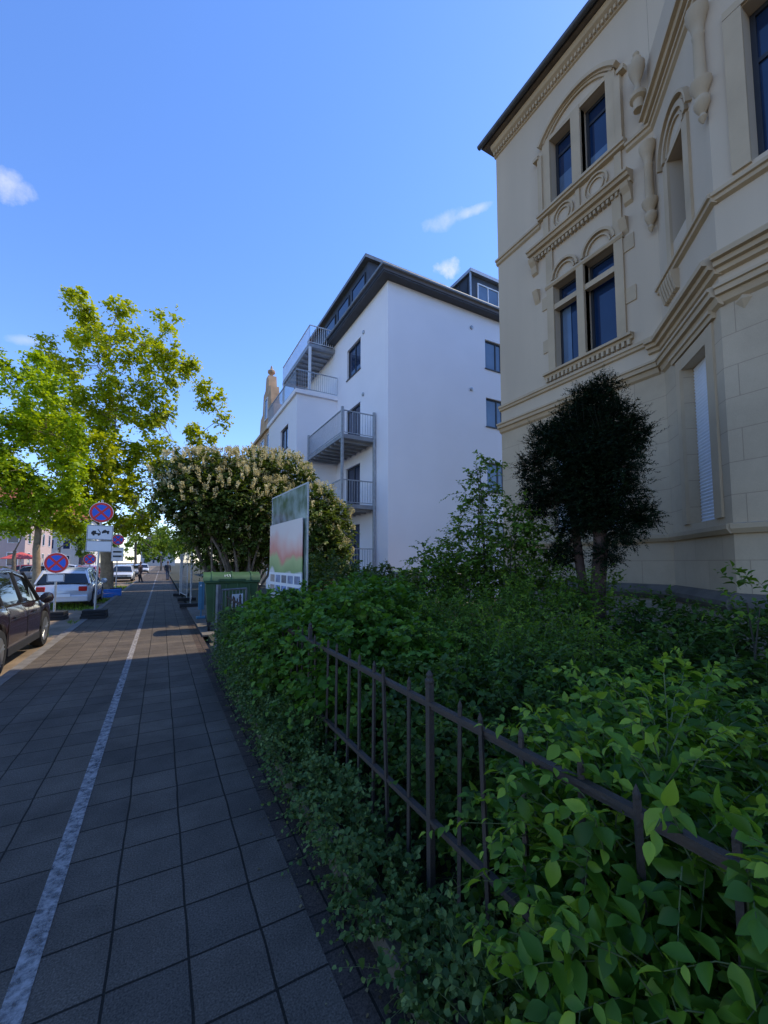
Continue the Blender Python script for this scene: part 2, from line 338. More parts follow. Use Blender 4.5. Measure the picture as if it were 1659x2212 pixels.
b=MB(); b.box(.86,.97,-5,8.6,-.3,.10); struct('garden_kerb',b,mat('mossy_kerb',(.09,.075,.055),.95,.4,7,bump=.7,mud=(.045,.05,.025)))
b=MB(); b.box(.97,40,-30,600,-.3,.03); struct('garden_soil',b,mat('dark_soil',(.035,.028,.02),1,.4,6,bump=1,bscale=50,mud=(.025,.035,.015)))
b=MB(); b.box(.862,5,10.0,17,.0,.037); struct('bin_yard_path',b,mat('yard_gravel',(.13,.115,.095),.95,.3,3,bump=.6))
b=MB(); b.box(4,9,10,13.5,.041,.33); struct('yard_terrace',b,m_plinth)
P=np.stack([rng.uniform(-3.9,-2.0,9000),rng.uniform(12,40,9000),np.full(9000,-.07)],1)
msk=(np.sin(P[:,1]*1.7+P[:,0]*2)+np.cos(P[:,1]*.6)>.2); P=P[msk]
g=leaves('verge_grass',None,P,np.array([0,0,1.])+rng.normal(0,.35,P.shape),rng.normal(0,1,P.shape),rng.uniform(.06,.16,len(P)),'far',leafmat('grass',(.07,.14,.02),(.14,.24,.03),(.22,.34,.05),.4),.25,rng.random(len(P)))
tag(g,kind='stuff')
xs=.86-np.abs(rng.normal(0,.13,420)); P=np.stack([xs,rng.uniform(.8,9,420),np.full(420,.006)],1)
g=leaves('fallen_leaves',None,P,rng.normal(0,1,P.shape)*np.array([1,1,.1]),np.array([0,0,1.])+rng.normal(0,.2,P.shape),rng.uniform(.006,.022,len(P)),'far',leafmat('dry_leaf',(.06,.045,.02),(.12,.09,.04),(.2,.17,.08),.1),1,rng.random(len(P)))
tag(g,kind='stuff')
# ================================================================= WINDOW helper
def window(fr,s0,s1,z0,z1,parent,n=-.14,fw=.06,mull=(),trans=(),sill=None,fm=None,gm=None,curtain=False):
    b=MB(); d0,d1=n-.03,n+.03
    b.fbox(fr,s0,s0+fw,z0,z1,d0,d1); b.fbox(fr,s1-fw,s1,z0,z1,d0,d1)
    b.fbox(fr,s0+fw,s1-fw,z0,z0+fw,d0,d1); b.fbox(fr,s0+fw,s1-fw,z1-fw,z1,d0,d1)
    for q in mull: b.fbox(fr,q-fw*.5,q+fw*.5,z0+fw,z1-fw,d0,d1-.004)
    for q in trans: b.fbox(fr,s0+fw,s1-fw,q-fw*.5,q+fw*.5,d0,d1-.007)
    w=b.build('window',fm or m_frame,parent)
    g=MB(); g.fbox(fr,s0+.01,s1-.01,z0+.01,z1-.01,n-.014,n-.004); g.build('pane',gm or m_glass,w)
    if curtain:
        g=MB(); g.fbox(fr,s0+fw,s0+(s1-s0)*.9,z0+fw,z0+(z1-z0)*curtain,n-.003,n+.002); g.build('blind',m_glass2,w)
    if sill:
        g=MB(); g.fbox(fr,s0-.04,s1+.04,z0-.05,z0-.003,n,.05); g.build('sill',sill,w)
    return w
def louvre(fr,s0,s1,z0,z1,parent,n=-.1):
    g=MB(); z=z0; 
    while z<z1-.01:
        g.prof(fr,s0,s1,[(z,n-.02),(z,n+.005),(z+.03,n+.02),(z+.05,n+.005),(z+.052,n-.02)]); z+=.052
    return g.build('roller_shutter',m_shut,parent)
# ================================================================= TAN VILLA
XT=7.8; p=atX(1083,900,XT); YT=p.y
yc=atX(1441,900,XT).y
Lm=YT-yc
tan=thing('sandstone_villa','ornate cream sandstone villa with stone window surrounds and polygonal bay behind the yew','building',(XT,YT,0))
ft=Fr((0,0,0),(0,-1,0),(-1,0,0))
def sz(u,v): q=atX(u,v,XT); return YT-q.y,q.z
ZE=sz(1078,312)[1]
w1=(sz(1200,700)[0],sz(1252,700)[0]); w2=(sz(1266,660)[0],sz(1333,650)[0])
z1b,z1t=sz(1203,797)[1],sz(1199,618)[1]; zt1=sz(1198,665)[1]
v1=(sz(1191,370)[0],sz(1238,350)[0]); v2=(sz(1257,320)[0],sz(1314,280)[0])
z2b,z2t=sz(1192,445)[1],sz(1190,305)[1]
gs=(sz(1195,1000)[0],sz(1345,1000)[0]); g0,g1=2.3,4.35
zc=sz(1085,925)[1]; zc2=sz(1086,885)[1]; zs=sz(1078,567)[1]; zh=sz(1150,560)[1]
B45=1.95; dS=Vector((-.7071,-.7071,0)); ob=Vector((0,-Lm,0)); oc=ob+dS*B45
fb=Fr(ob,dS,(-.7071,.7071,0)); fc=Fr(oc,(0,-1,0),(-1,0,0))
ZB=10.2
holes=[(*w1,z1b,z1t),(*w2,z1b,z1t),(*v1,z2b,z2t),(*v2,z2b,z2t)]
b=MB(); b.wall(ft,0,Lm+.0,zc,ZE,holes,.3); b.box(.003,11,-.004,0,zc,ZE)
b.wall(fb,0,B45,zc,ZB,[(.62,1.22,7.0,8.45)],.3); b.wall(fc,0,9,zc,ZB,[(.42,1.7,6.75,8.9),(.42,1.7,9.3,10)],.3)
b.wall(Fr(ob,(0,-1,0),(-1,0,0)),.003,12,ZB-.4,ZE,[],.2)
b.box(10.5,11,-18,-.01,0,ZE)
b.build('upper_wall',m_plaster,tan)
b=MB(); b.wall(ft,0,Lm,1.25,zc,[(gs[0],(gs[0]+gs[1])/2-.09,g0,g1),((gs[0]+gs[1])/2+.09,gs[1],g0,g1)],.25); b.box(.003,11,-.004,0,0,zc)
b.wall(fb,0,B45,1.25,zc,[(.72,1.55,2.25,4.75)],.3); b.wall(fc,0,9,1.25,zc,[(.75,2.2,2.25,4.75)],.3)
b.build('ground_floor_wall',m_ashlar,tan)
def poly3(b,prof):
    n=max(q[1] for q in prof)
    b.prof(ft,-.02,Lm-n*.42,prof); b.prof(fb,0,B45+n*.40,prof); b.prof(fc,n*.42*0,9,prof)
b=MB(); poly3(b,[(0,0),(0,.10),(.95,.10),(1.02,.06),(1.02,0)]); b.build('plinth',m_plinth,tan)
b=MB(); poly3(b,[(1.021,0),(1.021,.12),(1.10,.16),(1.16,.15),(1.25,.05),(1.26,0)]); b.build('plinth_ledge',m_darkstone,tan)
b=MB(); poly3(b,[(2.02,-.01),(2.02,.05),(2.08,.09),(2.14,.09),(2.16,-.01)]); b.build('sill_course',m_stone,tan)
b=MB()
poly3(b,[(zc-.16,-.01),(zc-.12,.05),(zc-.04,.08),(zc-.03,.13),(zc+.04,.14),(zc+.05,.17),(zc+.09,.17),(zc+.15,-.01)])
poly3(b,[(zc2-.05,-.01),(zc2-.03,.05),(zc2+.02,.06),(zc2+.03,.09),(zc2+.09,.09),(zc2+.13,-.01)])
for fr_,l0,l1 in ((fb,0,B45+.06),(fc,0,9)):
    b.prof(fr_,l0,l1,[(5.46,-.01),(5.48,.07),(5.54,.08),(5.55,.14),(5.61,.15),(5.62,.21),(5.68,.22),(5.80,-.01)])
    b.prof(fr_,l0,l1,[(6.47,-.01),(6.50,.06),(6.55,.065),(6.56,.10),(6.61,.10),(6.66,-.01)])
b.prof(ft,Lm-.24,Lm-.02,[(5.46,-.012),(5.48,.06),(5.54,.07),(5.55,.13),(5.61,.14),(5.62,.20),(5.68,.21),(5.80,-.012)])
b.build('cornice',m_stone,tan)
hs0,hs1=sz(1150,560)[0],sz(1368,385)[0]
b=MB()
sp=[(zs-.10,-.01),(zs-.06,.05),(zs+.0,.055),(zs+.01,.09),(zs+.06,.09),(zs+.1,-.01)]
b.prof(ft,-.03,v1[0]-.35,sp); b.prof(ft,v2[1]+.35,Lm,sp); b.prof(ft,v1[0]-.36,v2[1]+.36,[(zs+.05,-.01),(zs+.07,.1),(zs+.12,.1),(zs+.13,.14),(zs+.2,.13),(zs+.22,-.01)])
b.prof(fb,0,B45,sp); b.prof(fc,0,9,sp)
b.build('string_course',m_stone,tan)
b=MB(); b.prof(ft,hs0,hs1,[(zh-.12,-.01),(zh-.10,.1),(zh-.03,.11),(zh-.02,.18),(zh+.04,.2),(zh+.05,.24),(zh+.1,.24),(zh+.16,-.01)])
q=hs0+.05
while q<hs1-.05: b.fbox(ft,q,q+.05,zh-.19,zh-.115,0,.09); q+=.095
for q in (hs0+.02,hs1-.17):
    b.prof(ft,q,q+.15,[(zh-.5,0),(zh-.45,.06),(zh-.3,.09),(zh-.2,.16),(zh-.12,.19),(zh-.12,0)])
b.build('window_hood',m_stone,tan)
b=MB()
ja,jb=w1[0]-.3,w2[1]+.3
b.fbox(ft,ja+.12,w1[0],z1b-.05,zh-.13,-.002,.05); b.fbox(ft,w2[1],jb-.12,z1b-.05,zh-.13,-.002,.05)
for zq,hq in ((z1b+.5,.3),(z1b+1.55,.3)):
    b.fbox(ft,ja-.04,ja+.12,zq,zq+hq,-.002,.022); b.fbox(ft,jb-.12,jb+.08,zq+.1,zq+hq+.1,-.002,.022)
b.fbox(ft,w1[1],w2[0],z1b,z1t+.02,-.12,.07)
b.fbox(ft,w1[0],w1[1],zt1-.06,zt1+.06,-.12,.03); b.fbox(ft,w2[0],w2[1],zt1-.06,zt1+.06,-.12,.03)
b.prof(ft,ja+.1,jb-.1,[(z1t,-.01),(z1t,.06),(z1t+.05,.09),(z1t+.1,.07),(z1t+.1,-.01)])
for a,c in (w1,w2):
    m_=(a+c)/2; rr=(c-a)/2
    b.arc(ft,m_,z1t+.14,rr*.98,rr*1.14,0,PI,0,.075); b.arc(ft,m_,z1t+.14,rr*.72,rr*.82,0,PI,0,.05)
b.prof(ft,ja,jb,[(z1b-.16,-.01),(z1b-.14,.06),(z1b-.09,.07),(z1b-.08,.13),(z1b-.03,.13),(z1b,-.1),(z1b-.06,-.1)])
q=ja+.05
while q<jb-.06: b.fbox(ft,q,q+.055,z1b-.25,z1b-.155,0,.09); q+=.105
b.build('window_surround',m_stone,tan)
b=MB()
for a,c in (w1,w2):
    m_=(a+c)/2; zz=(zh+.16+zs+.05)/2; rr=(zs-.11-zh)/2*.9+.02
    b.arc(ft,m_,zz,rr*.86,rr,0,2*PI,-.002,.05,24); b.arc(ft,m_,zz,rr*.55,rr*.66,0,2*PI,-.002,.04,24)
b.fbox(ft,(w1[1]+w2[0])/2-.05,(w1[1]+w2[0])/2+.05,zh+.17,zs+.04,0,.05)
b.fbox(ft,w1[0]-.22,w1[0]-.08,zh+.17,zs+.04,0,.05);b.fbox(ft,w2[1]+.08,w2[1]+.22,zh+.17,zs+.04,0,.05)
b.build('roundel_panel',m_stone,tan)
b=MB(); va,vb=v1[0]-.3,v2[1]+.3
b.fbox(ft,va+.1,v1[0],z2b,z2t+.1,-.002,.06); b.fbox(ft,v2[1],vb-.1,z2b,z2t+.1,-.002,.06)
b.fbox(ft,va-.02,va+.1,z2b,z2t-.2,-.002,.10); b.fbox(ft,vb-.1,vb+.02,z2b,z2t-.2,-.002,.10)
b.fbox(ft,v1[1],v2[0],z2b,z2t+.1,-.12,.06)
b.fbox(ft,v1[0],v2[1],z2t+.002,z2t+.1,-.002,.05)
m_=(v1[0]+v2[1])/2; hw=(vb-va)/2
for k,(ro,n1) in enumerate(((1.0,.14),(.89,.08),(.80,.05))):
    Rr=hw*1.25; zc0=z2t+.05+.50*ro-Rr*ro
    b.arc(ft,m_,zc0,Rr*ro-.08*(1 if k==0 else .6),Rr*ro,PI/2-.92,PI/2+.92,-.002,n1,18)
for q in (va-.12,vb-.02):
    b.prof(ft,q,q+.14,[(z2t-.25,0),(z2t-.25,.14),(z2t-.17,.14),(z2t-.13,.08),(z2t-.13,0)])
b.build('arched_surround',m_stone,tan)
b=MB(); b.prof(ft,-.03,Lm+8,[(ZE-.32,-.01),(ZE-.3,.04),(ZE-.18,.05),(ZE-.12,.14),(ZE-.02,.18),(ZE,-.01)])
q=.0
while q<Lm+.8: b.fbox(ft,q,q+.045,ZE-.27,ZE-.185,.04,.10); q+=.09
b.build('dentil_frieze',m_stone,tan)
b=MB(); b.fbox(ft,-.22,14,ZE+.003,ZE+.05,-.5,.28); b.build('soffit',mat('eave_boards',(.16,.12,.085),.8,.2),tan)
b=MB(); b.hexa([ft.p(-.26,ZE+.053,.32),ft.p(18,ZE+.053,.32),ft.p(18,ZE+.053,-11.2),ft.p(-.26,ZE+.053,-11.2),ft.p(-.26,ZE+.11,.32),ft.p(18,ZE+.11,.32),ft.p(18,ZE+3,-4.5),ft.p(3.5,ZE+3,-4.5)])
b.build('roof',m_roof,tan)
b=MB(); b.tube([ft.p(-.28,ZE+.07,.37),ft.p(14,ZE+.07,.37)],.065,10); b.build('gutter',mat('weathered_zinc',(.09,.09,.095),.5,.25,5,metal=.4),tan,smooth=True)
for a in (w1,w2):
    w=window(ft,*a,z1b,z1t,tan,n=-.2,fw=.055,trans=(),fm=m_frame)
    g=MB(); g.fbox(ft,a[0]+.02,a[0]+(a[1]-a[0])*.45,z1b+.06,zt1-.06,-.192,-.186); 
    if a is w1: g.build('curtain',m_glass2,w)
for a in (v1,v2): window(ft,*a,z2b,z2t,tan,n=-.2,fw=.065,trans=(z2t-.35,),curtain=.45 if a is v1 else .30)
for a in ((gs[0],(gs[0]+gs[1])/2-.09),((gs[0]+gs[1])/2+.09,gs[1])):
    w=window(ft,*a,g0,g1,tan,n=-.18); louvre(ft,a[0]+.01,a[1]-.01,g0+.02,g1-.4,w,-.12)
w=window(fb,.72,1.55,2.25,4.75,tan,n=-.24); louvre(fb,.73,1.54,2.26,4.74,w,-.16)
window(fb,.62,1.22,7.0,8.45,tan,n=-.24,trans=(8.0,)); window(fc,.42,1.7,6.75,8.9,tan,n=-.24,mull=(1.06,),trans=(8.2,)); window(fc,.42,1.7,9.3,10,tan,n=-.24)
window(fc,.75,2.2,2.25,4.75,tan,n=-.24)
b=MB()
for (a,c,z0,z1) in ((.72,1.55,2.25,4.75),):
    b.fbox(fb,a-.2,a,z0,z1+.2,-.002,.03); b.fbox(fb,c,c+.2,z0,z1+.2,-.002,.03); b.fbox(fb,a,c,z1+.003,z1+.2,-.002,.026)
    b.prof(fb,a-.3,c+.28,[(z1+.22,-.01),(z1+.22,.05),(z1+.28,.06),(z1+.29,.09),(z1+.34,.09),(z1+.36,-.01)])
    b.fbox(fb,a-.08,a-.003,z0,z1,0,.05)
b.build('bay_window_surround',m_stone,tan)
for fr_,q,zz in ((fb,.3,5.15),(fc,.25,5.0)):
    b=MB(); b.add([fr_.p(q-.09,zz),fr_.p(q,zz-.12),fr_.p(q+.09,zz),fr_.p(q,zz+.12),fr_.p(q,zz,.07)],[(0,1,4),(1,2,4),(2,3,4),(3,0,4)]); b.build('diamond_boss',m_stone,tan)
b=MB()
b.fbox(fb,.45,.62,6.72,8.5,-.002,.04); b.fbox(fb,1.22,1.40,6.72,8.5,-.002,.04)
b.fbox(fb,.62,1.22,8.453,8.55,-.002,.035)
b.arc(fb,.92,8.55,.40,.48,0,PI,-.002,.06,20); b.arc(fb,.92,8.55,.30,.34,0,PI,-.002,.035,20)
b.arc(fb,.92,8.55,.56,.60,0,PI,-.002,.09,20)
b.build('arched_surround',m_stone,tan)
b=MB(); b.fbox(fc,.22,.42,6.72,8.9,-.002,.04); b.fbox(fc,.22,1.7,8.91,9.02,-.002,.04); b.build('window_surround',m_stone,tan)
b=MB()
for fr_,l in ((fb,B45+.1),(fc,4)):
    b.prof(fr_,-.02,l,[(9.80,-.01),(9.82,.07),(9.88,.08),(9.89,.14),(9.95,.16),(9.96,.22),(10.02,.22),(10.08,-.01)])
    b.prof(fr_,-.02,l,[(10.35,-.01),(10.38,.07),(10.46,.07),(10.5,-.01)])
b.build('bay_cornice',m_stone,tan)
b=MB()
for i in range(6): b.prof(fb,.28+i*.09,.34+i*.09,[(6.1,0),(6.12,.06),(6.34,.12),(6.44,.13),(6.44,0)])
b.build('bracket_row',m_stone,tan)
b=MB(); b.fbox(fb,-.1,B45,ZB,ZB+.9,-.3,.04); b.fbox(fc,.04,4,ZB,ZB+.9,-.3,.036); b.build('parapet',m_plaster,tan)
for pt_ in (ft.p(Lm-.06,0,.10),fb.p(B45+.0,0,.07)):
    k=.66; b=MB(); b.lathe(pt_,[(.01*k,7.70),(.05*k,7.74),(.08*k,7.79),(.05*k,7.84),(.10*k,7.9),(.15*k,7.98),(.15*k,8.05),(.10*k,8.09),(.12*k,8.15),(.20*k,8.26),(.20*k,8.31),(.11*k,8.34),(.10*k,8.98),(.12*k,9.02),(.10*k,9.06),(.14*k,9.2),(.21*k,9.34),(.21*k,9.42),(.05,9.44)],12)
    b.build('colonnette',m_stone,tan,smooth=True)
b=MB(); pt_=ft.p(Lm-.12,0,.22); k=.7
b.lathe(pt_,[(.12*k,10.12),(.12*k,10.3),(.20*k,10.34),(.20*k,10.42),(.09*k,10.5),(.07*k,10.66),(.15*k,10.82),(.2*k,10.95),(.2*k,11.03),(.12*k,11.08),(.12*k,11.16),(.05*k,11.2),(.08*k,11.26),(.02,11.32)],14); b.build('urn_finial',m_stone,tan,smooth=True)
for (u,v) in ((1162,640),(1350,487)):
    s_,z_=sz(u,v); b=MB(); b.prof(ft,s_-.07,s_+.07,[(z_-.2,0),(z_-.12,.05),(z_+.02,.1),(z_+.1,.13),(z_+.14,0)]); b.build('corbel',m_stone,tan)
# ================================================================= WHITE APARTMENT BLOCK
XW=8.0; YW=atX(838,900,XW).y; ZW=atX(842,600,XW).z
wb=thing('apartment_block','plain white rendered apartment block with dark roof edge and steel balconies','building',(XW,YW,0))
f1=Fr((0,0,0),(0,1,0),(-1,0,0)); f2=Fr((0,0,0),(1,0,0),(0,-1,0))
def s1(u,v): q=atX(u,v,XW); return q.y-YW,q.z
def s2(u,v): q=atY(u,v,YW); return q.x-XW,q.z
ybk=s1(728,900)[0]
XB=-(XW-atY(641,900,YW+ybk).x)
ZT=atX(640,852,XW+XB).z
LB=6.2; LW=ybk+LB+.3
f3=Fr((XB,ybk,0),(1,0,0),(0,-1,0)); f4=Fr((XB,ybk,0),(0,1,0),(-1,0,0))
a0,a1=s1(779,760)[0],s1(750,790)[0]; zz0,zz1=s1(750,825)[1],s1(778,728)[1]
zf=[s1(812,y)[1] for y in (1236,1091,946)]
hw_=[(a0,a1,zz0+.05,zz1)]
d0,d1=s1(778,900)[0],s1(748,900)[0]
for z in zf: hw_.append((d0,d1,z+.05,z+2.2))
rx0=s2(1048,765)[0]
rz=[(s2(1049,795)[1],s2(1049,733)[1]),(s2(1049,920)[1],s2(1049,858)[1]),(s2(1050,1062)[1],s2(1050,998)[1]),(s2(1052,1178)[1],s2(1052,1128)[1])]
hr=[(rx0,rx0+1.15,a,c) for a,c in rz]
b=MB(); b.wall(f1,0,LW,0,ZW,hw_,.2); b.wall(f2,0,12,0,ZW,hr,.2)
h4=[(1.6,3.2,z+.9,z+2.2) for z in (1.3,4.15,7.0)]
b.wall(f3,0,-XB-.003,0,ZT,[],.2); b.wall(f4,0,LB,0,ZT,h4,.2)
b.add([(XB,ybk,ZT),(0,ybk,ZT),(0,ybk+LB,ZT),(XB,ybk+LB,ZT)],[(0,1,2,3)])
b.add([(XB,ybk+LB,0),(0,ybk+LB,0),(0,ybk+LB,ZT),(XB,ybk+LB,ZT)],[(0,1,2,3)])
b.add([(0,LW,0),(12,LW,0),(12,LW,ZW),(0,LW,ZW)],[(0,1,2,3)]); b.add([(12,0,0),(12,LW,0),(12,LW,ZW),(12,0,ZW)],[(0,1,2,3)])
b.build('wall',m_white,wb)
for i,h in enumerate(hw_): window(f1,h[0],h[1],h[2],h[3],wb,n=-.12,fw=.07,mull=((h[0]+h[1])/2,),sill=m_zinc if i==0 else None)
for h in hr: window(f2,*h,wb,n=-.12,fw=.07,mull=(h[0]+.75,),sill=m_zinc,gm=m_glass2)
for h in h4: window(f4,*h,wb,n=-.12,fw=.07,mull=(h[0]+.8,),sill=m_zinc)
for (u,v) in ((1018,708),(1018,841)):
    s_,z_=s2(u,v); b=MB(); b.lathe(f2.p(s_,z_,0),[(.09,.0),(.09,-.05),(.05,-.07)],14,'y'); b.build('wall_vent',m_galv,wb,smooth=True)
for (u,v) in ((786,718),(785,852)):
    s_,z_=s1(u,v); b=MB(); b.lathe(f1.p(s_,z_,0),[(.09,.0),(.09,-.05),(.05,-.07)],14,'x'); b.build('wall_vent',m_galv,wb,smooth=True)
b=MB(); b.box(-.40,12.4,-.40,LW+.4,ZW+.0,ZW+.05); b.build('soffit',mat('grey_soffit',(.07,.07,.075),.7,.1),wb)
b=MB(); b.box(-.43,12.4,-.43,LW+.4,ZW+.053,ZW+.27)
b.hexa([(-.38,-.38,ZW+.27),(12.4,-.38,ZW+.27),(12.4,LW+.3,ZW+.27),(-.38,LW+.3,ZW+.27),(5,4.5,ZW+2.6),(8,4.5,ZW+2.6),(8,LW-4,ZW+2.6),(5,LW-4,ZW+2.6)])
b.build('roof',m_zinc,wb)
b=MB(); b.tube([(-.50,LW+.4,ZW+.26),(-.50,-.50,ZW+.26),(12.4,-.50,ZW+.26)],.07,8); b.build('gutter',m_galvd,wb,smooth=True)
yd=s1(783,640)[0]+.5
b=MB(); b.box(.55,5,yd,LW-.4,ZW+.2,ZW+3.1); o=b.build('dormer',m_zinc,wb)
g=MB(); g.box(.3,5.2,yd-.2,LW-.2,ZW+3.1,ZW+3.28); g.build('dormer_roof',m_galvd,o)
fd=Fr((.55,yd,0),(0,1,0),(-1,0,0)); 
for k in range(3): window(fd,.3+k*2,1.9+k*2,ZW+.9,ZW+2.7,wb,n=.03,fm=m_frame)
dx=s2(1031,600)[0]+.15
b=MB(); b.box(dx,dx+6,.7,6,ZW+.1,ZW+2.55)
for k in range(6): b.box(dx-.03,dx,.9+k*.6,.93+k*.6,ZW+.2,ZW+2.55)
o=b.build('dormer',m_zinc,wb)
g=MB(); g.box(dx-.12,dx+6.2,.5,6.2,ZW+2.55,ZW+2.72); g.build('dormer_roof',m_galv,o)
window(Fr((dx,.7,0),(1,0,0),(0,-1,0)),.45,1.9,ZW+.7,ZW+2.2,wb,n=.03,fm=m_shut,gm=m_glass2,mull=(1.15,))
g=MB(); g.tube([(dx-.06,.6,ZW+2.6),(dx-.06,.6,ZW+.3)],.05,8); g.build('downpipe',m_galv,wb)
def railing(mb,p0,p1,z,h=1.05,step=.115):
    p0=Vector(p0);p1=Vector(p1); d=p1-p0; n=max(2,int(d.length/step)); S=d.normalized()
    N=Vector((-S.y,S.x,0)); fr=Fr((p0.x,p0.y,0),S,N)
    mb.fbox(fr,0,d.length,z+h-.04,z+h,-.025,.025); mb.fbox(fr,0,d.length,z+.08,z+.11,-.015,.015)
    for i in range(n+1):
        q=d.length*i/n; mb.fbox(fr,q-.008,q+.008,z+.11,z+h-.04,-.008,.008)
by0=s1(812,940)[0]; bxo=-(XW-atY(738,900,YW+by0).x)
m_chan=mat('steel_channel',(.30,.31,.33),.5,.15,3,metal=.4)
for z in zf:
    b=MB(); b.box(bxo,-.003,by0,ybk-.01,z-.2,z-.03)
    for k in range(8): b.box(bxo+.05,-.05,by0+.3+k*.55,by0+.36+k*.55,z-.3,z-.2)
    sl=b.build('balcony',m_chan,wb)
    b=MB(); railing(b,(bxo+.03,by0+.03,0),(-.02,by0+.03,0),z-.05); railing(b,(bxo+.03,by0+.03,0),(bxo+.03,ybk-.05,0),z-.05); b.build('railing',m_galv,sl)
for x in (bxo+.03,-.1):
    b=MB(); b.box(x-.05,x+.05,by0-.06,by0+.03,0,zf[2]+1.1); b.build('balcony_post',m_galv,wb)
b=MB(); b.box(bxo-.02,bxo+.08,ybk-.16,ybk-.06,0,zf[2]+1.1); b.build('balcony_post',m_galv,wb)
b=MB(); b.box(XB-.12,-.003,ybk-.15,ybk+LB+.1,ZT+.004,ZT+.22); te=b.build('terrace_edge',m_white,wb)
b=MB(); railing(b,(XB-.06,ybk-.1,0),(-.05,ybk-.1,0),ZT+.2); railing(b,(XB-.06,ybk-.1,0),(XB-.06,ybk+LB,0),ZT+.2); b.build('railing',m_galv,te)
zu=atX(715,765,XW).z; yu0=ybk+.35; xo=-(XW-atY(668,760,YW+yu0).x)
b=MB(); b.box(xo,-.003,yu0,yu0+5.5,zu-.22,zu-.04)
for k in range(9): b.box(xo+.05,-.05,yu0+.3+k*.55,yu0+.36+k*.55,zu-.32,zu-.22)
o=b.build('balcony',m_chan,wb)
b=MB(); railing(b,(xo+.03,yu0+.03,0),(-.02,yu0+.03,0),zu-.05); railing(b,(xo+.03,yu0+.03,0),(xo+.03,yu0+5.5,0),zu-.05); b.build('railing',m_shut,o)
for (x,y) in ((xo+.06,yu0+.06),(xo+.06,yu0+5.4)):
    b=MB(); b.box(x-.06,x+.06,y-.06,y+.06,ZT+.2,zu-.22); b.build('balcony_post',m_shut,wb)
# ================================================================= GABLED HOUSE BEYOND
gh=thing('gabled_house','old brownish sandstone house with stepped gable beyond the white apartment block','building',(6.5,27.6,0))
fg=Fr((0,0,0),(0,1,0),(-1,0,0))
m_oldst=mat('old_sandstone',(.46,.31,.19),.9,.25,1.5,bump=.4,bscale=20)
b=MB(); b.poly(fg,[(0,0),(8.5,0),(8.5,11.4),(4.9,11.6),(4.6,12.8),(3.9,13.0),(3.7,14.4),(3.1,14.6),(2.9,15.5),(2.2,15.5),(2.0,14.6),(1.4,14.4),(1.1,13.0),(.5,12.8),(.2,11.8),(0,11.6)],-.6,0); b.box(.6,9,0,8.5,0,11.4)
b.build('wall',m_oldst,gh)
b=MB()
for z in (4.3,8.0,11.3): b.fbox(fg,-.05,8.5,z,z+.22,0,.16)
b.build('string_course',m_stone,gh)
b=MB(); b.hexa([(.6,0,11.5),(9,0,11.5),(9,8.5,11.5),(.6,8.5,11.5),(1,.5,13),(8,.5,14),(8,8,14),(1,8,13)]); b.build('roof',mat('red_tiles',(.30,.10,.06),.85,.25,5),gh)
for k in range(3):
    for z in (2,5.5,9): window(fg,.9+k*2.2,2.0+k*2.2,z,z+1.9,gh,n=.03,fm=m_shut)
window(fg,2.1,3.0,12.2,13.8,gh,n=.03,fm=m_shut)
b=MB(); b.lathe(fg.p(2.55,15.5,-.3),[(.12,0),(.12,.2),(.28,.35),(.28,.5),(.1,.65),(.05,.9)],8); b.build('finial',m_oldst,gh)
def house(name,label,x0,x1,y0,y1,h,rh,wm,rm,nx=4,nz=3):
    t=thing(name,label,'building',((x0+x1)/2,(y0+y1)/2,0)); W=(x1-x0)/2; D=(y1-y0)/2
    b=MB(); b.box(-W,W,-D,D,0,h); b.build('wall',wm,t)
    b=MB(); b.add([(-W-.4,-D-.4,h),(W+.4,-D-.4,h),(W+.4,D+.4,h),(-W-.4,D+.4,h),(-W*.5,0,h+rh),(W*.5,0,h+rh)],[(0,1,5,4),(1,2,5),(2,3,4,5),(3,0,4),(0,3,2,1)]); r_=b.build('roof',rm,t)
    b=MB(); b.box(W*.3,W*.3+.9,-.5,.5,h+rh*.4,h+rh+1); b.build('chimney',m_plinth,r_)
    fr=Fr((-W,-D,0),(1,0,0),(0,-1,0)); fs=Fr((W,-D,0),(0,1,0),(1,0,0))
    for i in range(nx):
        for j in range(nz):
            a=(i+.5)*2*W/nx; z=1.2+j*(h-1)/nz; window(fr,a-.55,a+.55,z,z+1.7,t,n=.03,fm=m_shut)
            a=(i+.5)*2*D/nx; window(fs,a-.55,a+.55,z,z+1.7,t,n=.03,fm=m_shut)
m_red=mat('red_roof_tiles',(.36,.10,.06),.85,.3,2)
house('town_house','pale town house with steep red roof seen behind the tall sign',-21,-11.6,92,104,9.5,4.5,mat('pale_wall',(.66,.60,.54),.9,.05),m_red)
house('town_house','pink town house with broad red roof at the left edge behind the trees',-24,-15,66,80,9.5,4,mat('pink_wall',(.52,.38,.34),.9,.05),m_red)
house('town_house','grey far house closing the end of the street',-9,6,230,245,11,5,mat('grey_wall',(.4,.38,.36),.9,.05),m_roof)
house('town_house','cream house with slate roof beyond the gabled house',11,20,48,64,9,4,m_plaster,m_roof)
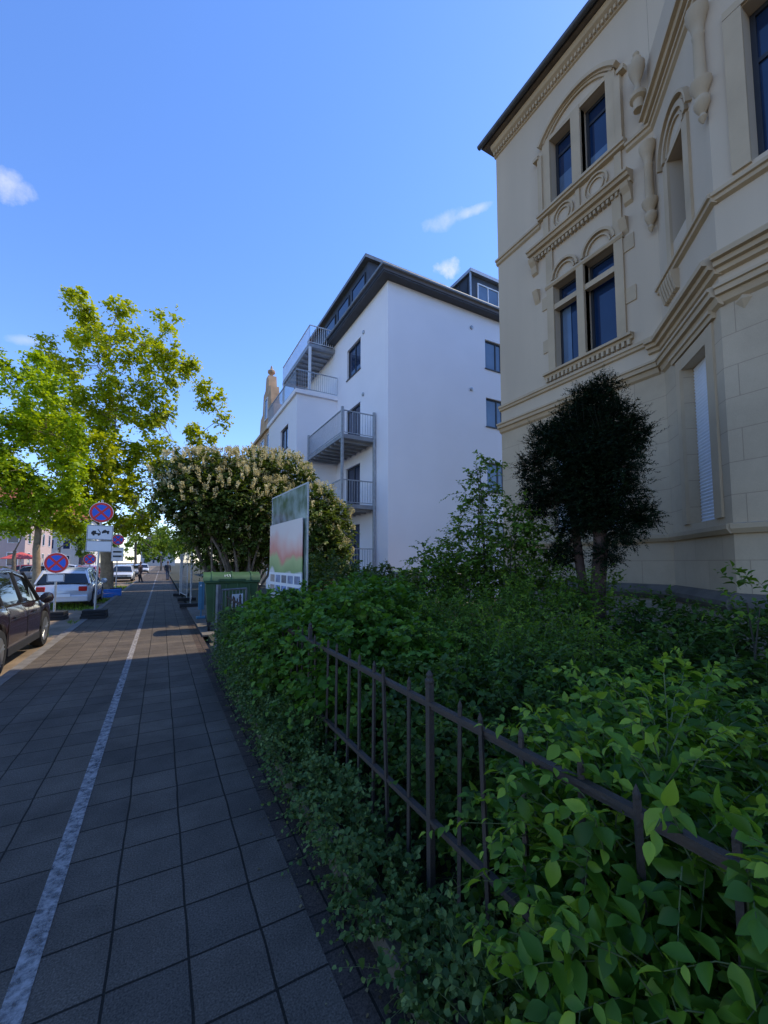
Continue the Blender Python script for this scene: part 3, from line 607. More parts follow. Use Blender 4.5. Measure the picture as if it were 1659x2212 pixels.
# ================================================================= IRON FENCE
XF=1.1
fe=thing('iron_fence','rusty iron railing with thin spear bars overgrown by the garden hedge','fence',(XF,1.58,0))
for z in (1.01,.50):
    b=MB(); b.box(-.014,.014,-2.4,6.6,z-.008,z+.008); b.box(-.006,.006,-2.4,6.6,z-.024,z-.0085); b.build('rail',m_iron,fe)
b=MB(); b.box(-.0075,.0075,-.0075,.0075,.06,1.05); b.lathe((0,0,1.05),[(.009,0),(.010,.010),(.006,.022),(.001,.034)],6); bar=b.build('bar',m_iron,fe)
first=True
for i in range(-11,35):
    if i%9==0: continue
    if first: o=bar; first=False
    else: o=bar.copy(); C.objects.link(o)
    o.parent=fe; o.location=(0,i*.19,0); o.rotation_euler=(R(random.uniform(-1.8,1.8)),R(random.uniform(-1,1)),random.random())
for i in (-9,0,9,18,27):
    b=MB(); b.box(-.015,.015,-.015,.015,.03,1.10); b.lathe((0,0,1.10),[(.022,0),(.022,.012),(.014,.022),(.018,.036),(.004,.055)],8); o=b.build('post',m_iron,fe,bevel=.003); o.location=(0,i*.19,0)
# ================================================================= SHRUBS
shrub('privet_shrub','large leaved light green shrub spilling over the fence in the right foreground',
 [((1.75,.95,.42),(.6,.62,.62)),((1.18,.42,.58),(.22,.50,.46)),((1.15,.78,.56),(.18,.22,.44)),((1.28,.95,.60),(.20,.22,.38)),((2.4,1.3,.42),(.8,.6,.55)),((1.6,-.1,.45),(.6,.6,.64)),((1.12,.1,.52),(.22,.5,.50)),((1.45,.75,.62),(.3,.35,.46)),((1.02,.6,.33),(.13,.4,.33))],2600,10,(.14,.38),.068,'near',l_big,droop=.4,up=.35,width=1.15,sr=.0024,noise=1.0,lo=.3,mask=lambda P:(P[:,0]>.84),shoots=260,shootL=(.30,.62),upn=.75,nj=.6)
shrub('trailing_shrub','small leaved evergreen ground cover trailing over the kerb below the fence',
 [((.96,.6+i*.42,.12+.05*math.sin(i*2.1)+(.08 if i>5 else 0)+(.16 if i>8 else 0)),(.16,.34,.22+.06*math.cos(i*1.3)+(.08 if i>5 else 0)+(.2 if i>8 else 0))) for i in range(16)],4000,9,(.07,.22),.036,'mid',l_euo,droop=.2,up=.4,width=1.0,sr=.0014,trunks=1,shoots=160,shootL=(.15,.3),nj=.6)
shrub('lilac_shrub','dense heart leaved green shrub behind the fence next to the notice board',
 [((1.68,3.9,.72),(.46,.8,.62)),((1.55,5.0,.72),(.4,.8,.56)),((1.45,6.0,.62),(.36,.7,.55)),((2.3,4.6,.8),(.7,1.1,.62)),((1.9,3.0,.55),(.42,.5,.55)),((1.12,3.95,.72),(.16,.65,.42)),((1.10,4.9,.70),(.18,.8,.46)),((1.12,5.8,.64),(.16,.7,.43)),((1.25,3.15,.60),(.2,.35,.45))],2700,10,(.15,.34),.075,'mid',l_heart,droop=.4,up=.3,width=1.1,noise=.8,shoots=110,shootL=(.25,.45),nj=.55)
shrub('rowan_shrub','feathery yellow green shrub in the middle of the front garden',
 [((2.5,2.6,.55),(.7,.8,.5)),((3.3,3.6,.62),(.8,.9,.55)),((2.6,3.7,.6),(.6,.7,.58)),((3.1,2.3,.55),(.7,.6,.5))],1400,16,(.25,.5),.044,'mid',l_fern,droop=.4,up=.35,width=.7,fwd=.35,shoots=110,shootL=(.4,.75))
shrub('garden_shrub','dark green shrub in deep shade right behind the iron bars',
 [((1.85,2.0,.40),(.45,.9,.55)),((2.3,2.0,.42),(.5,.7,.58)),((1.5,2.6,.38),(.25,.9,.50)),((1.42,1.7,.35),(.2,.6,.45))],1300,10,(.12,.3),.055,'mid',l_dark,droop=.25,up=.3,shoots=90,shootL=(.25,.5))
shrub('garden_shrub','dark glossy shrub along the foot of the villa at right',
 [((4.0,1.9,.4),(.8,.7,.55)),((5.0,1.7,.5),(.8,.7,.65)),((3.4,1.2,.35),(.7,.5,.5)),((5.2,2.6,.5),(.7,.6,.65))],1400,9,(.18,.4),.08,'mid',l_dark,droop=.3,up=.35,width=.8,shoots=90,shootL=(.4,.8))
shrub('garden_shrub','mid green shrub growing around the foot of the yew tree',
 [((4.2,3.6,.65),(.8,.8,.7)),((4.4,5.0,.75),(.8,.9,.8)),((3.6,5.2,.65),(.7,.9,.65)),((4.9,4.2,.85),(.55,.5,.8)),((5.0,3.4,.75),(.6,.45,.75))],1900,10,(.2,.4),.06,'mid',l_fern,droop=.35,up=.4,width=.75,shoots=110,shootL=(.4,.75))
shrub('laurel_shrub','glossy dark laurel shrub behind the notice board in front of the white block',
 [((2.9,7.6,.85),(.8,1.0,.85)),((3.9,7.4,.75),(.8,.9,.8)),((3.2,6.3,.7),(.7,.8,.7)),((2.4,7.2,.8),(.35,.8,.7))],1500,9,(.18,.36),.09,'mid',l_laurel,droop=.3,up=.4,width=.75)
b=[((4.35,5.1,1.75),(.55,.6,.6)),((4.75,4.6,2.1),(.45,.45,.55)),((4.7,5.3,2.65),(.30,.35,.5)),((5.2,4.5,1.6),(.5,.45,.75)),((3.9,5.3,1.5),(.5,.45,.4)),((4.55,5.0,3.15),(.13,.15,.35)),((4.6,5.0,1.3),(.7,.5,.5)),((3.6,5.2,1.35),(.4,.4,.3))]
shrub('airy_shrub','tall loose branched light green shrub left of the yew against the white wall',b,900,11,(.2,.48),.075,'mid',l_fern,droop=.4,up=.2,width=.8,lo=.1,trunks=2,stem=m_twigb,sr=.003,noise=1.0)
q=atX(1640,1270,4.2)
shrub('leafy_sprig','small bright leafy sprig rising at the right edge below the bay plinth',[((q.x,q.y,q.z-.12),(.16,.2,.16)),((q.x+.1,q.y-.2,q.z-.5),(.15,.2,.3))],26,8,(.2,.35),.08,'mid',l_fern,droop=.3,up=.5,width=.7)
# yew
yx,yy=5.25,atX(1285,1250,5.25).y
yt=thing('yew_tree','dark ragged yew tree with reddish forked trunk in front of the cream villa','tree',(yx,yy,0))
b=MB(); A=lambda u,v:(lambda q:Vector((q.x-yx,q.y-yy,q.z)))(atX(u,v,yx))
b.tube([A(1290,1330)-Vector((0,0,.6)),A(1290,1290),A(1298,1180),A(1290,1080),A(1280,960)],[.13,.10,.09,.075,.04],10)
b.tube([A(1262,1330)-Vector((0,0,.6)),A(1262,1290),A(1250,1200),A(1238,1100),A(1230,980)],[.09,.065,.06,.05,.03],10)
lob=[]
for (u,v,r_) in ((1275,880,.28),(1225,905,.28),(1320,905,.28),(1195,955,.28),(1255,960,.38),(1325,975,.34),(1350,940,.22),(1165,1010,.22),(1220,1050,.34),(1330,1060,.34),(1375,1010,.20),(1280,1060,.36),(1175,1090,.24),(1330,1140,.26),(1245,1130,.28),(1230,1195,.20),(1365,1110,.18),(1305,838,.17),(1245,852,.15),(1140,1050,.14),(1290,1000,.36),(1315,1200,.16),(1290,1110,.3)):
    q=A(u,v); q+=Vector((random.uniform(-.25,.25),0,0)); lob.append((tuple(q),(r_*1.1,r_*.95,r_*.8)))
    b.tube([A(1280,1120),(A(1280,1080)+q)/2,q],[.035,.025,.010],5)
b.build('trunk',m_yewbark,yt,smooth=True)
P,O=sample(lob,10500,.05,1.0,upb=.0); D=O*.8+rng.normal(0,.5,O.shape)+np.array([0,0,.3])
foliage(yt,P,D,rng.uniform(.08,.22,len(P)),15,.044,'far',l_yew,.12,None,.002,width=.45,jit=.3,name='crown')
P,O=sample(lob,170,.8,1.05); O2=P-np.array([0,0,2.7]); D=nrm(O2)*np.array([.8,1.0,.6])+rng.normal(0,.25,O.shape)+np.array([0,0,.35])
foliage(yt,P,D,rng.uniform(.18,.38,len(P)),28,.038,'far',l_yew,.12,m_twigb,.002,width=.42,jit=.2,name='shoots',twn='bare_twigs')
def flowering(label,base,lobes,T,nf):
    t=thing('flowering_laurel',label,'shrub',base); base=np.array(base)
    lo=[(tuple(np.array(c)-base),r_) for c,r_ in lobes]
    P,O=sample(lo,T,.5,1.0); D=O+rng.normal(0,.4,O.shape)+np.array([0,0,.3])
    foliage(t,P,D,rng.uniform(.2,.45,len(P)),9,.14,'mid',l_laurel,.2,m_twigb,.005,width=.75,name='crown')
    b=MB()
    for c,r_ in lo:
        for k in range(2):
            s=Vector((random.uniform(-.4,.4),random.uniform(-.4,.4),0)); e=Vector(c)+Vector([random.uniform(-.4,.4) for _ in range(3)])
            b.tube([s,(s+e)/2+Vector((random.uniform(-.3,.3),random.uniform(-.3,.3),-.2)),e],[.06,.04,.018],6)
    b.build('trunk',m_bark,t,smooth=True)
    P,O=sample(lo,nf,.98,1.10,upb=.8); k=(O[:,2]>-.05)|(rng.random(len(P))<.25); P=P[k];O=O[k]
    D=nrm(O*.6+rng.normal(0,.25,O.shape)+np.array([0,0,.8]))
    n=len(P); K=22; tt=np.linspace(0,1,K); Ls=rng.uniform(.10,.22,n); P=P+O*.14
    Q=P[:,None]+D[:,None]*(Ls[:,None,None]*tt[None,:,None]); ra=rng.normal(0,1,(n,K,3)); ra=nrm(ra-D[:,None]*np.sum(ra*D[:,None],-1,keepdims=True))
    Q=Q+ra*.014
    o=leaves('blossoms',t,Q.reshape(-1,3),(ra+D[:,None]*.5).reshape(-1,3),rng.normal(0,1,(n*K,3)),np.repeat(rng.uniform(.035,.055,n),K),'far',m_blossom,1.3,np.clip(np.repeat(rng.random(n),K)*.7+rng.random(n*K)*.3,0,1)); o['kind']='stuff'
def LY(u,v,Y,r_,k=1.0):
    q=atY(u,v,Y); return ((q.x,q.y,q.z),(r_,r_,r_*k))
flowering('large cream flowering cherry laurel arching over the pavement behind the bins',(2.0,13.4,0),
 [LY(400,1030,13.4,.70,.8),LY(470,1035,13.4,.9,.8),LY(545,1035,13.4,.9,.8),LY(610,1035,13.6,.85,.8),LY(430,1085,13.0,.85,.9),LY(510,1085,12.9,.95,1),LY(580,1105,12.9,.85,1),LY(380,1080,13.4,.55,.9),LY(450,1140,13.6,.8,.9),LY(560,1170,13.6,.9,.9),LY(640,1035,13.9,.5,.8),LY(490,1190,14.2,1.0,.9),LY(610,1150,13.4,.8,1.0),LY(520,1150,13.2,.8,.9)],4300,1900)
flowering('smaller darker cream flowering laurel behind the notice board below the balconies',(4.4,12,0),
 [LY(690,1085,12,.42,.8),LY(715,1120,12,.48,.8),LY(680,1130,11.6,.55,.9),LY(735,1155,12,.3,.8),LY(690,1180,11.6,.6,.9),LY(720,1205,11.4,.45,.9)],1100,200)
# ================================================================= TREES
def LT(u,v,Y,r_,dy=2.0):
    q=atY(u,v,Y+random.uniform(-dy,dy)); return ((q.x,q.y,q.z),r_)
S35=1/35.2
big=[(175,650,30),(180,700,50),(255,670,35),(265,730,55),(365,700,35),(370,760,50),(130,770,45),(210,790,70),(300,820,70),(400,790,40),(440,850,45),(475,905,34),(430,940,40),(350,915,60),(250,890,75),(165,880,70),(190,970,80),(275,990,75),(360,1010,40),(215,1060,75),(285,1070,60),(150,1050,60),(320,750,30),(200,1120,50),(260,1110,45),(310,1120,45),(150,1110,40),(130,940,60)]
q=atY(233,1200,30)
tree('street_tree','tall airy yellow green street tree with leaning limbs on the parking strip',(q.x,30,-.07),.34,(q.x-.1,30,3.6),[LT(u,v,30,r_*S35,1.8) for u,v,r_ in big],4.0,25,6,(.3,.65),.25,l_tree2,m_barkpale,limb=.22)
S20=1/44.
t1=[(80,800,42),(40,850,50),(110,850,48),(30,920,60),(100,925,65),(150,970,50),(50,1005,65),(120,1035,60),(20,1060,55),(70,1080,60),(150,1070,40),(-40,900,70),(-40,1000,70),(5,800,40),(110,1100,40),(30,1110,40)]
q=atY(80,1200,25.5)
tree('maple_tree','dense bright green young maple at the left edge above the dark car',(q.x,25.5,-.1),.17,(q.x,25.5,3.3),[LT(u,v,25.5,r_*S20,1.3) for u,v,r_ in t1],6.0,24,6,(.25,.6),.21,l_tree,m_barkpale,tm='far')
x,y,hh=-10.5,22,11  # unseen tree, added beyond the left edge as a shade caster
lb=[((x+random.uniform(-2.1,2.1),y+random.uniform(-2.2,2.2),hh-random.uniform(0,6)),random.uniform(1.2,1.7)) for k in range(9)]
tree('unseen_shade_tree','unseen green tree added for shade across the road just outside the left edge',(x,y,-.1),.25,(x,y,4.5),lb,2.4,12,6,(.3,.7),.24,l_tree,m_bark)
far=[(295,1150,62,'dark green tree right of the leaning trunk further down the street',((295,1120,1.9),(320,1150,1.6),(285,1160,1.7),(310,1105,1.2),(330,1185,1.2))),
(130,1150,52,'small green avenue tree between the tall sign and the maple',((115,1130,1.6),(150,1140,1.5),(130,1110,1.3),(165,1150,1.2))),
(35,1140,48,'round green avenue tree at the far left behind the dark car',((20,1130,1.6),(50,1140,1.5),(35,1115,1.2))),
(350,1170,95,'distant green tree above the end of the pavement',((335,1175,2.6),(370,1170,2.6),(350,1155,2.2))),
(395,1190,70,'distant dark tree right of the pavement end',((385,1170,2.4),(410,1160,2.6),(400,1190,2.2),(425,1150,2.4))),
(240,1180,110,'far tree between the two tall stopping signs',((225,1170,2.9),(260,1180,2.8),(240,1155,2.5))),
(60,1180,120,'far row tree near the pink house',((40,1180,3),(80,1185,3),(110,1180,2.6))),
(180,1175,85,'far tree behind the white estate car',((170,1180,2),(195,1175,2),(180,1160,1.8))),
(350,1190,160,'hazy farthest tree closing the street view',((330,1190,4),(365,1185,4.5),(300,1185,4.5),(395,1180,4.5))),
(455,1060,40,'bright green garden tree behind the flowering laurel',((440,1110,2.0),(480,1090,2.0),(400,1140,1.7),(520,1080,2)))]
for (u,v,Y,lab,lo) in far:
    q=atY(u,v,Y); lb=[LT(a,c,Y,r_,1.0) for a,c,r_ in lo]
    tree('avenue_tree',lab,(q.x,Y,-.1),.16,(q.x,Y,max(1.8,lb[0][0][2]-2.5)),lb,3.0 if Y<100 else 1.6,18,6,(.3,.7),.26*max(1,Y/70),l_far if Y!=52 and Y!=48 else l_tree,m_bark,cat='tree')
# ================================================================= BINS, GATE, BOARD
m_bin=mat('green_bin_plastic',(.035,.09,.035),.55,.2,3)
m_rubber=mat('black_rubber',(.02,.02,.02),.8,.1)
def textmesh(s,size,m,parent,mtx,name='lettering'):
    cu_=bpy.data.curves.new('t','FONT'); cu_.body=s; cu_.size=size; cu_.extrude=.001
    o=bpy.data.objects.new('t',cu_); C.objects.link(o); dg=bpy.context.evaluated_depsgraph_get()
    me=bpy.data.meshes.new_from_object(o.evaluated_get(dg)); bpy.data.objects.remove(o)
    me.materials.clear(); me.materials.append(m); n=bpy.data.objects.new(name,me); C.objects.link(n); n.parent=parent; n.matrix_local=mtx; return n
def container(label,loc,rz):
    t=thing('waste_container',label,'bin',loc,rz)
    b=MB(); b.tbox(-.60,.60,-.42,.42,.2,1.12,.07); b.box(-.64,.64,-.46,.46,1.12,1.17)
    for q in (-.4,-.13,.13,.4): b.box(q-.03,q+.03,-.435,-.37,.3,1.1)
    b.build('body',m_bin,t,bevel=.02)
    b=MB(); n=10; pts=[]
    for i in range(n+1):
        a=PI*i/n; pts.append((-.46*math.cos(a),1.175+.20*math.sin(a)**.8))
    fr=Fr((-.65,0,0),(1,0,0),(0,1,0)); b.prof(fr,0,1.30,[(z,y) for y,z in pts]); 
    for q in (.2,.65,1.1): b.prof(fr,q-.02,q+.02,[(z+.02,y*1.01) for y,z in pts])
    l=b.build('lid',m_bin,t,smooth=True)
    b=MB(); b.box(-.3,.3,-.49,-.45,1.17,1.22); b.build('lid_handle',m_bin,l)
    for x in (-.5,.5):
        for y in (-.33,.33):
            b=MB(); b.lathe((x-.025,y,.10),[(.06,0),(.10,.0),(.10,.05),(.06,.05)],14,'x'); b.box(x-.04,x+.04,y-.02,y+.02,.12,.23); b.build('wheel',m_rubber,t)
    for x in (-.67,.67):
        b=MB(); b.tube([(x,-.1,1.05),(x*1.03,-.1,1.05),(x*1.03,.1,1.05),(x,.1,1.05)],.02,6); b.build('lift_pin',m_galv,t)
    textmesh('153',.11,m_shut,t,Matrix.Translation((-.2,-.425,1.255))@Matrix.Rotation(R(60),4,'X'))
    return t
container('large green four wheeled waste container numbered 153 beside the pavement',(1.56,10.9,.037),R(-4))
def wheelie(label,loc,rz,col):
    t=thing('wheelie_bin',label,'bin',loc,rz); m_=mat('bin_'+label[:8],col,.5,.2)
    b=MB(); b.tbox(-.26,.26,-.3,.3,.06,.95,.06); b.build('body',m_,t,bevel=.02)
    b=MB(); b.hexa([(-.29,-.35,.955),(.29,-.35,.955),(.29,.34,.955),(-.29,.34,.955),(-.25,-.3,.99),(.25,-.3,.99),(.25,.3,1.06),(-.25,.3,1.06)]); b.build('lid',m_,t,bevel=.015)
    b=MB(); b.tube([(-.22,.37,1.0),(.22,.37,1.0)],.018,6); b.build('handle',m_,t)
    for x in (-.3,.26):
        b=MB(); b.lathe((x,.27,.1),[(.05,0),(.1,0),(.1,.045),(.05,.045)],14,'x'); b.build('wheel',m_rubber,t)
q=atY(868,1240,11.5); wheelie('green wheelie bin standing before the white wall',(q.x,11.5,.33),.2,(.05,.11,.05))
q=atY(898,1240,11.8); wheelie('olive wheelie bin beside the green one at the white wall',(q.x,11.8,.33),-.1,(.09,.11,.06))
q=atY(985,1262,10.4); wheelie('black wheelie bin behind the low garden railing',(q.x,10.4,.33),.1,(.02,.022,.025))
gr=thing('garden_railing','thin pale steel railing in front of the white apartment block','fence',(5.0,9.3,0))
x0_=atY(845,1250,9.3).x-5; x1_=atY(1085,1250,9.3).x-5
b=MB(); railing(b,(x0_,0,0),(x1_,0,0),.25,1.15,.12); b.build('panel',m_galv,gr)
for q in np.linspace(x0_,x1_,4):
    b=MB(); b.box(q-.03,q+.03,-.03,.03,0,1.45); b.build('post',m_galv,gr)
gt=thing('steel_gate','grey steel garden gate leaf with small white notice by the waste container','gate',(.98,7.95,0),R(30))
b=MB()
b.tube([(0,0,.08),(0,0,1.15)],.022,8); b.tube([(.55,0,.08),(.55,0,1.15)],.020,8); b.tube([(0,0,1.15),(.55,0,1.15)],.018,8); b.tube([(0,0,.15),(.55,0,.15)],.018,8); b.build('gate_frame',m_galvd,gt)
for i in range(1,7):
    b=MB(); b.tube([(i*.0786,0,.15),(i*.0786,0,1.15)],.006,6); b.build('bar',m_galvd,gt)
b=MB(); b.box(.20,.44,-.045,-.03,.80,1.06); b.build('notice',m_shut,gt)
b=MB(); b.box(-.10,-.04,-.03,.03,0,1.25); b.build('gate_post',m_galvd,gt)
nb=thing('notice_board','tall weathered notice board with pink and green property poster above the hedge','sign',(1.66,5.08,0),R(3))
fn=Fr((0,0,0),(0,1,0),(-1,0,0))
for q in (.10,1.50):
    b=MB(); b.box(.0,.022,q-.02,q+.02,0,2.66); b.build('post',m_galvd,nb)
m_clear,nt,out=nodes('board_acrylic'); p_=nt.nodes.new('ShaderNodeBsdfPrincipled'); p_.inputs['Roughness'].default_value=.12
tc=nt.nodes.new('ShaderNodeTexCoord'); nn=nt.nodes.new('ShaderNodeTexNoise'); nn.inputs['Scale'].default_value=5; nn.inputs['Detail'].default_value=7; L_(nt,tc.outputs['Object'],nn.inputs[0])
rr_=nt.nodes.new('ShaderNodeValToRGB'); rr_.color_ramp.elements[0].color=(.08,.12,.07,1); rr_.color_ramp.elements[1].color=(.26,.32,.30,1); rr_.color_ramp.elements[0].position=.35; rr_.color_ramp.elements[1].position=.65
L_(nt,nn.outputs['Fac'],rr_.inputs[0]); L_(nt,rr_.outputs[0],p_.inputs['Base Color']); L_(nt,p_.outputs[0],out.inputs[0])
b=MB(); b.fbox(fn,.02,1.58,1.12,2.68,.004,.014); b.build('back_panel',m_clear,nb)
b=MB()
for s0,s1_,z0,z1 in ((0,.02,1.1,2.7),(1.58,1.6,1.1,2.7),(.02,1.58,1.1,1.12),(.02,1.58,2.68,2.7)): b.fbox(fn,s0,s1_,z0,z1,0,.018)
b.build('panel_frame',m_galv,nb)
mp_,nt,out=nodes('poster_print'); p_=nt.nodes.new('ShaderNodeBsdfPrincipled'); p_.inputs['Roughness'].default_value=.3
tc=nt.nodes.new('ShaderNodeTexCoord'); sx=nt.nodes.new('ShaderNodeSeparateXYZ'); L_(nt,tc.outputs['Object'],sx.inputs[0])
nn=nt.nodes.new('ShaderNodeTexNoise'); nn.inputs['Scale'].default_value=1.8; nn.inputs['Detail'].default_value=2; L_(nt,tc.outputs['Object'],nn.inputs[0])
ad=nt.nodes.new('ShaderNodeMath'); ad.operation='MULTIPLY_ADD'; L_(nt,nn.outputs['Fac'],ad.inputs[0]); ad.inputs[1].default_value=.6; L_(nt,sx.outputs[2],ad.inputs[2])
mr=nt.nodes.new('ShaderNodeMapRange'); mr.inputs[1].default_value=1.46; mr.inputs[2].default_value=2.54; L_(nt,ad.outputs[0],mr.inputs[0])
rr_=nt.nodes.new('ShaderNodeValToRGB'); e=rr_.color_ramp.elements; e[0].color=(.55,.58,.62,1); e[1].color=(.58,.52,.50,1)
for ps_,c_ in ((.27,(.52,.55,.56,1)),(.32,(.12,.26,.07,1)),(.48,(.22,.36,.12,1)),(.56,(.50,.12,.10,1)),(.68,(.55,.28,.26,1)),(.84,(.56,.48,.47,1))):
    x=e.new(ps_); x.color=c_
L_(nt,mr.outputs[0],rr_.inputs[0]); L_(nt,rr_.outputs[0],p_.inputs['Base Color']); L_(nt,p_.outputs[0],out.inputs[0])
b=MB(); b.fbox(fn,.10,1.57,1.16,2.24,.04,.05); po=b.build('poster',mp_,nb)
b=MB(); b.fbox(fn,.10,1.57,1.16,1.50,.0505,.053); b.build('white_band',mat('print_white',(.68,.70,.72),.4,.05),po)
def patch(name,s0,s1_,z0,z1,col,n):
    b=MB(); b.fbox(fn,s0,s1_,z0,z1,n,n+.002); return b.build(name,mat('print_'+name,col,.4,.5,14),po)
for i in range(5):
    for j in range(2): patch('thumbnail',.15+i*.28,.37+i*.28,1.20+j*.155,1.31+j*.155,random.choice([(.14,.20,.32),(.30,.25,.22),(.10,.12,.15),(.12,.2,.4)]),.0535)
# ================================================================= SIGNS
m_sblue=mat('sign_blue',(.02,.13,.68),.4,.05); m_sred=mat('sign_red',(.78,.03,.03),.4,.05); m_swhite=mat('sign_white',(.82,.82,.82),.4,.03); m_sblack=mat('sign_black',(.02,.02,.02),.5,.1)
fsn=Fr((0,0,0),(1,0,0),(0,-1,0))
def stopsign(label,loc,zc_,plates,rz=0,foot=True,rs=.31,tilt=0):
    t=thing('no_stopping_sign',label,'road sign',loc,rz); t.rotation_euler=(0,R(tilt),rz)
    top=zc_+rs+.08
    b=MB(); b.tube([(0,.03,0),(0,.03,top)],.03,10); b.build('pole',m_galv,t,smooth=True)
    b=MB(); b.lathe((0,0,zc_),[(rs,0),(rs,-.006),(rs*.99,-.008)],40,'y'); dsc=b.build('sign_disc',m_swhite,t)
    b=MB(); b.arc(fsn,0,zc_,0.001,rs*.8,0,2*PI,.0085,.0095,40); b.build('blue_field',m_sblue,dsc)
    b=MB(); b.arc(fsn,0,zc_,rs*.76,rs*.965,0,2*PI,.010,.0115,40); b.build('red_ring',m_sred,dsc)
    b=MB()
    for k,a in enumerate((PI/4,-PI/4)):
        c,s=math.cos(a),math.sin(a); l=rs*.80; w=rs*.10
        b.poly(fsn,[(-l*c-w*s,zc_-l*s+w*c),(-l*c+w*s,zc_-l*s-w*c),(l*c+w*s,zc_+l*s-w*c),(l*c-w*s,zc_+l*s+w*c)],.010,.0118+.0006*k)
    b.build('red_cross',m_sred,dsc)
    for k,(z0,z1,w,kind) in enumerate(plates):
        b=MB(); b.box(-w/2,w/2,-.008,0,z0,z1); pl=b.build('plate',m_swhite,t)
        b=MB(); e=.012
        for x0,x1,y0,y1 in ((-w/2+e,w/2-e,z1-e-.01,z1-e),(-w/2+e,w/2-e,z0+e,z0+e+.01),(-w/2+e,-w/2+e+.01,z0+e+.01,z1-e-.01),(w/2-e-.01,w/2-e,z0+e+.01,z1-e-.01)): b.box(x0,x1,-.0095,-.008,y0,y1)
        b.build('plate_border',m_sblack,pl)
        if kind=='tow':
            zc2_=(z0+z1)/2; b=MB()
            b.poly(fsn,[(-.22,zc2_-.06),(.02,zc2_-.06),(.02,zc2_-.02),(-.1,zc2_-.02),(-.1,zc2_+.05),(-.18,zc2_+.05),(-.22,zc2_)],.0085,.0105)
            b.poly(fsn,[(.0,zc2_-.012),(.03,zc2_-.012),(-.04,zc2_+.09),(-.07,zc2_+.09)],.0085,.0107)
            b.poly(fsn,[(.05,zc2_-.03),(.24,zc2_+.02),(.23,zc2_+.06),(.17,zc2_+.06),(.13,zc2_+.09),(.08,zc2_+.07),(.04,zc2_+.02)],.0085,.0105)
            for x,zq in ((-.16,zc2_-.07),(-.03,zc2_-.07),(.2,zc2_-.01)): b.arc(fsn,x,zq,.001,.03,0,2*PI,.0085,.0112,12)
            b.build('tow_pictogram',m_sblack,pl)
        if kind=='bars':
            b=MB()
            for q in (.3,.62): b.box(-w*.36,w*.36,-.010,-.008,z0+(z1-z0)*q,z0+(z1-z0)*(q+.12))
            b.build('print_lines',m_sblack,pl)
    if foot:
        for k in range(3):
            b=MB(); b.box(-.32+.02*k,.32-.01*k,-.2,.24,k*.085+.002,k*.085+.08); b.build('foot_block',m_rubber,t,bevel=.012)
    return t
q=atY(210,1200,14.9); k=atY(218,1107,14.9)
stopsign('tall no stopping sign with tow plate on rubber foot blocks at the pavement edge',(q.x,14.9,0),k.z,[(k.z-.83,k.z-.39,.66,'tow'),(k.z-1.19,k.z-.86,.66,'')],R(-3),tilt=1.0)
q=atY(122,1216,15.6); stopsign('low no stopping sign between the dark car and the white car',(q.x,15.6,-.07),q.z+.07,[(q.z-.50,q.z-.27,.42,'')],R(-6),foot=True)
q=atY(255,1166,28.6); stopsign('distant tall no stopping sign with white plate right of the tree trunk',(q.x,28.6,-.07),q.z+.07,[(q.z-1.2,q.z-.38,.6,'bars')],R(4))
q=atY(194,1208,29.4); stopsign('distant low no stopping sign above the white car roof',(q.x,29.4,-.07),q.z+.07,[(q.z-.6,q.z-.35,.4,'')],R(-4))
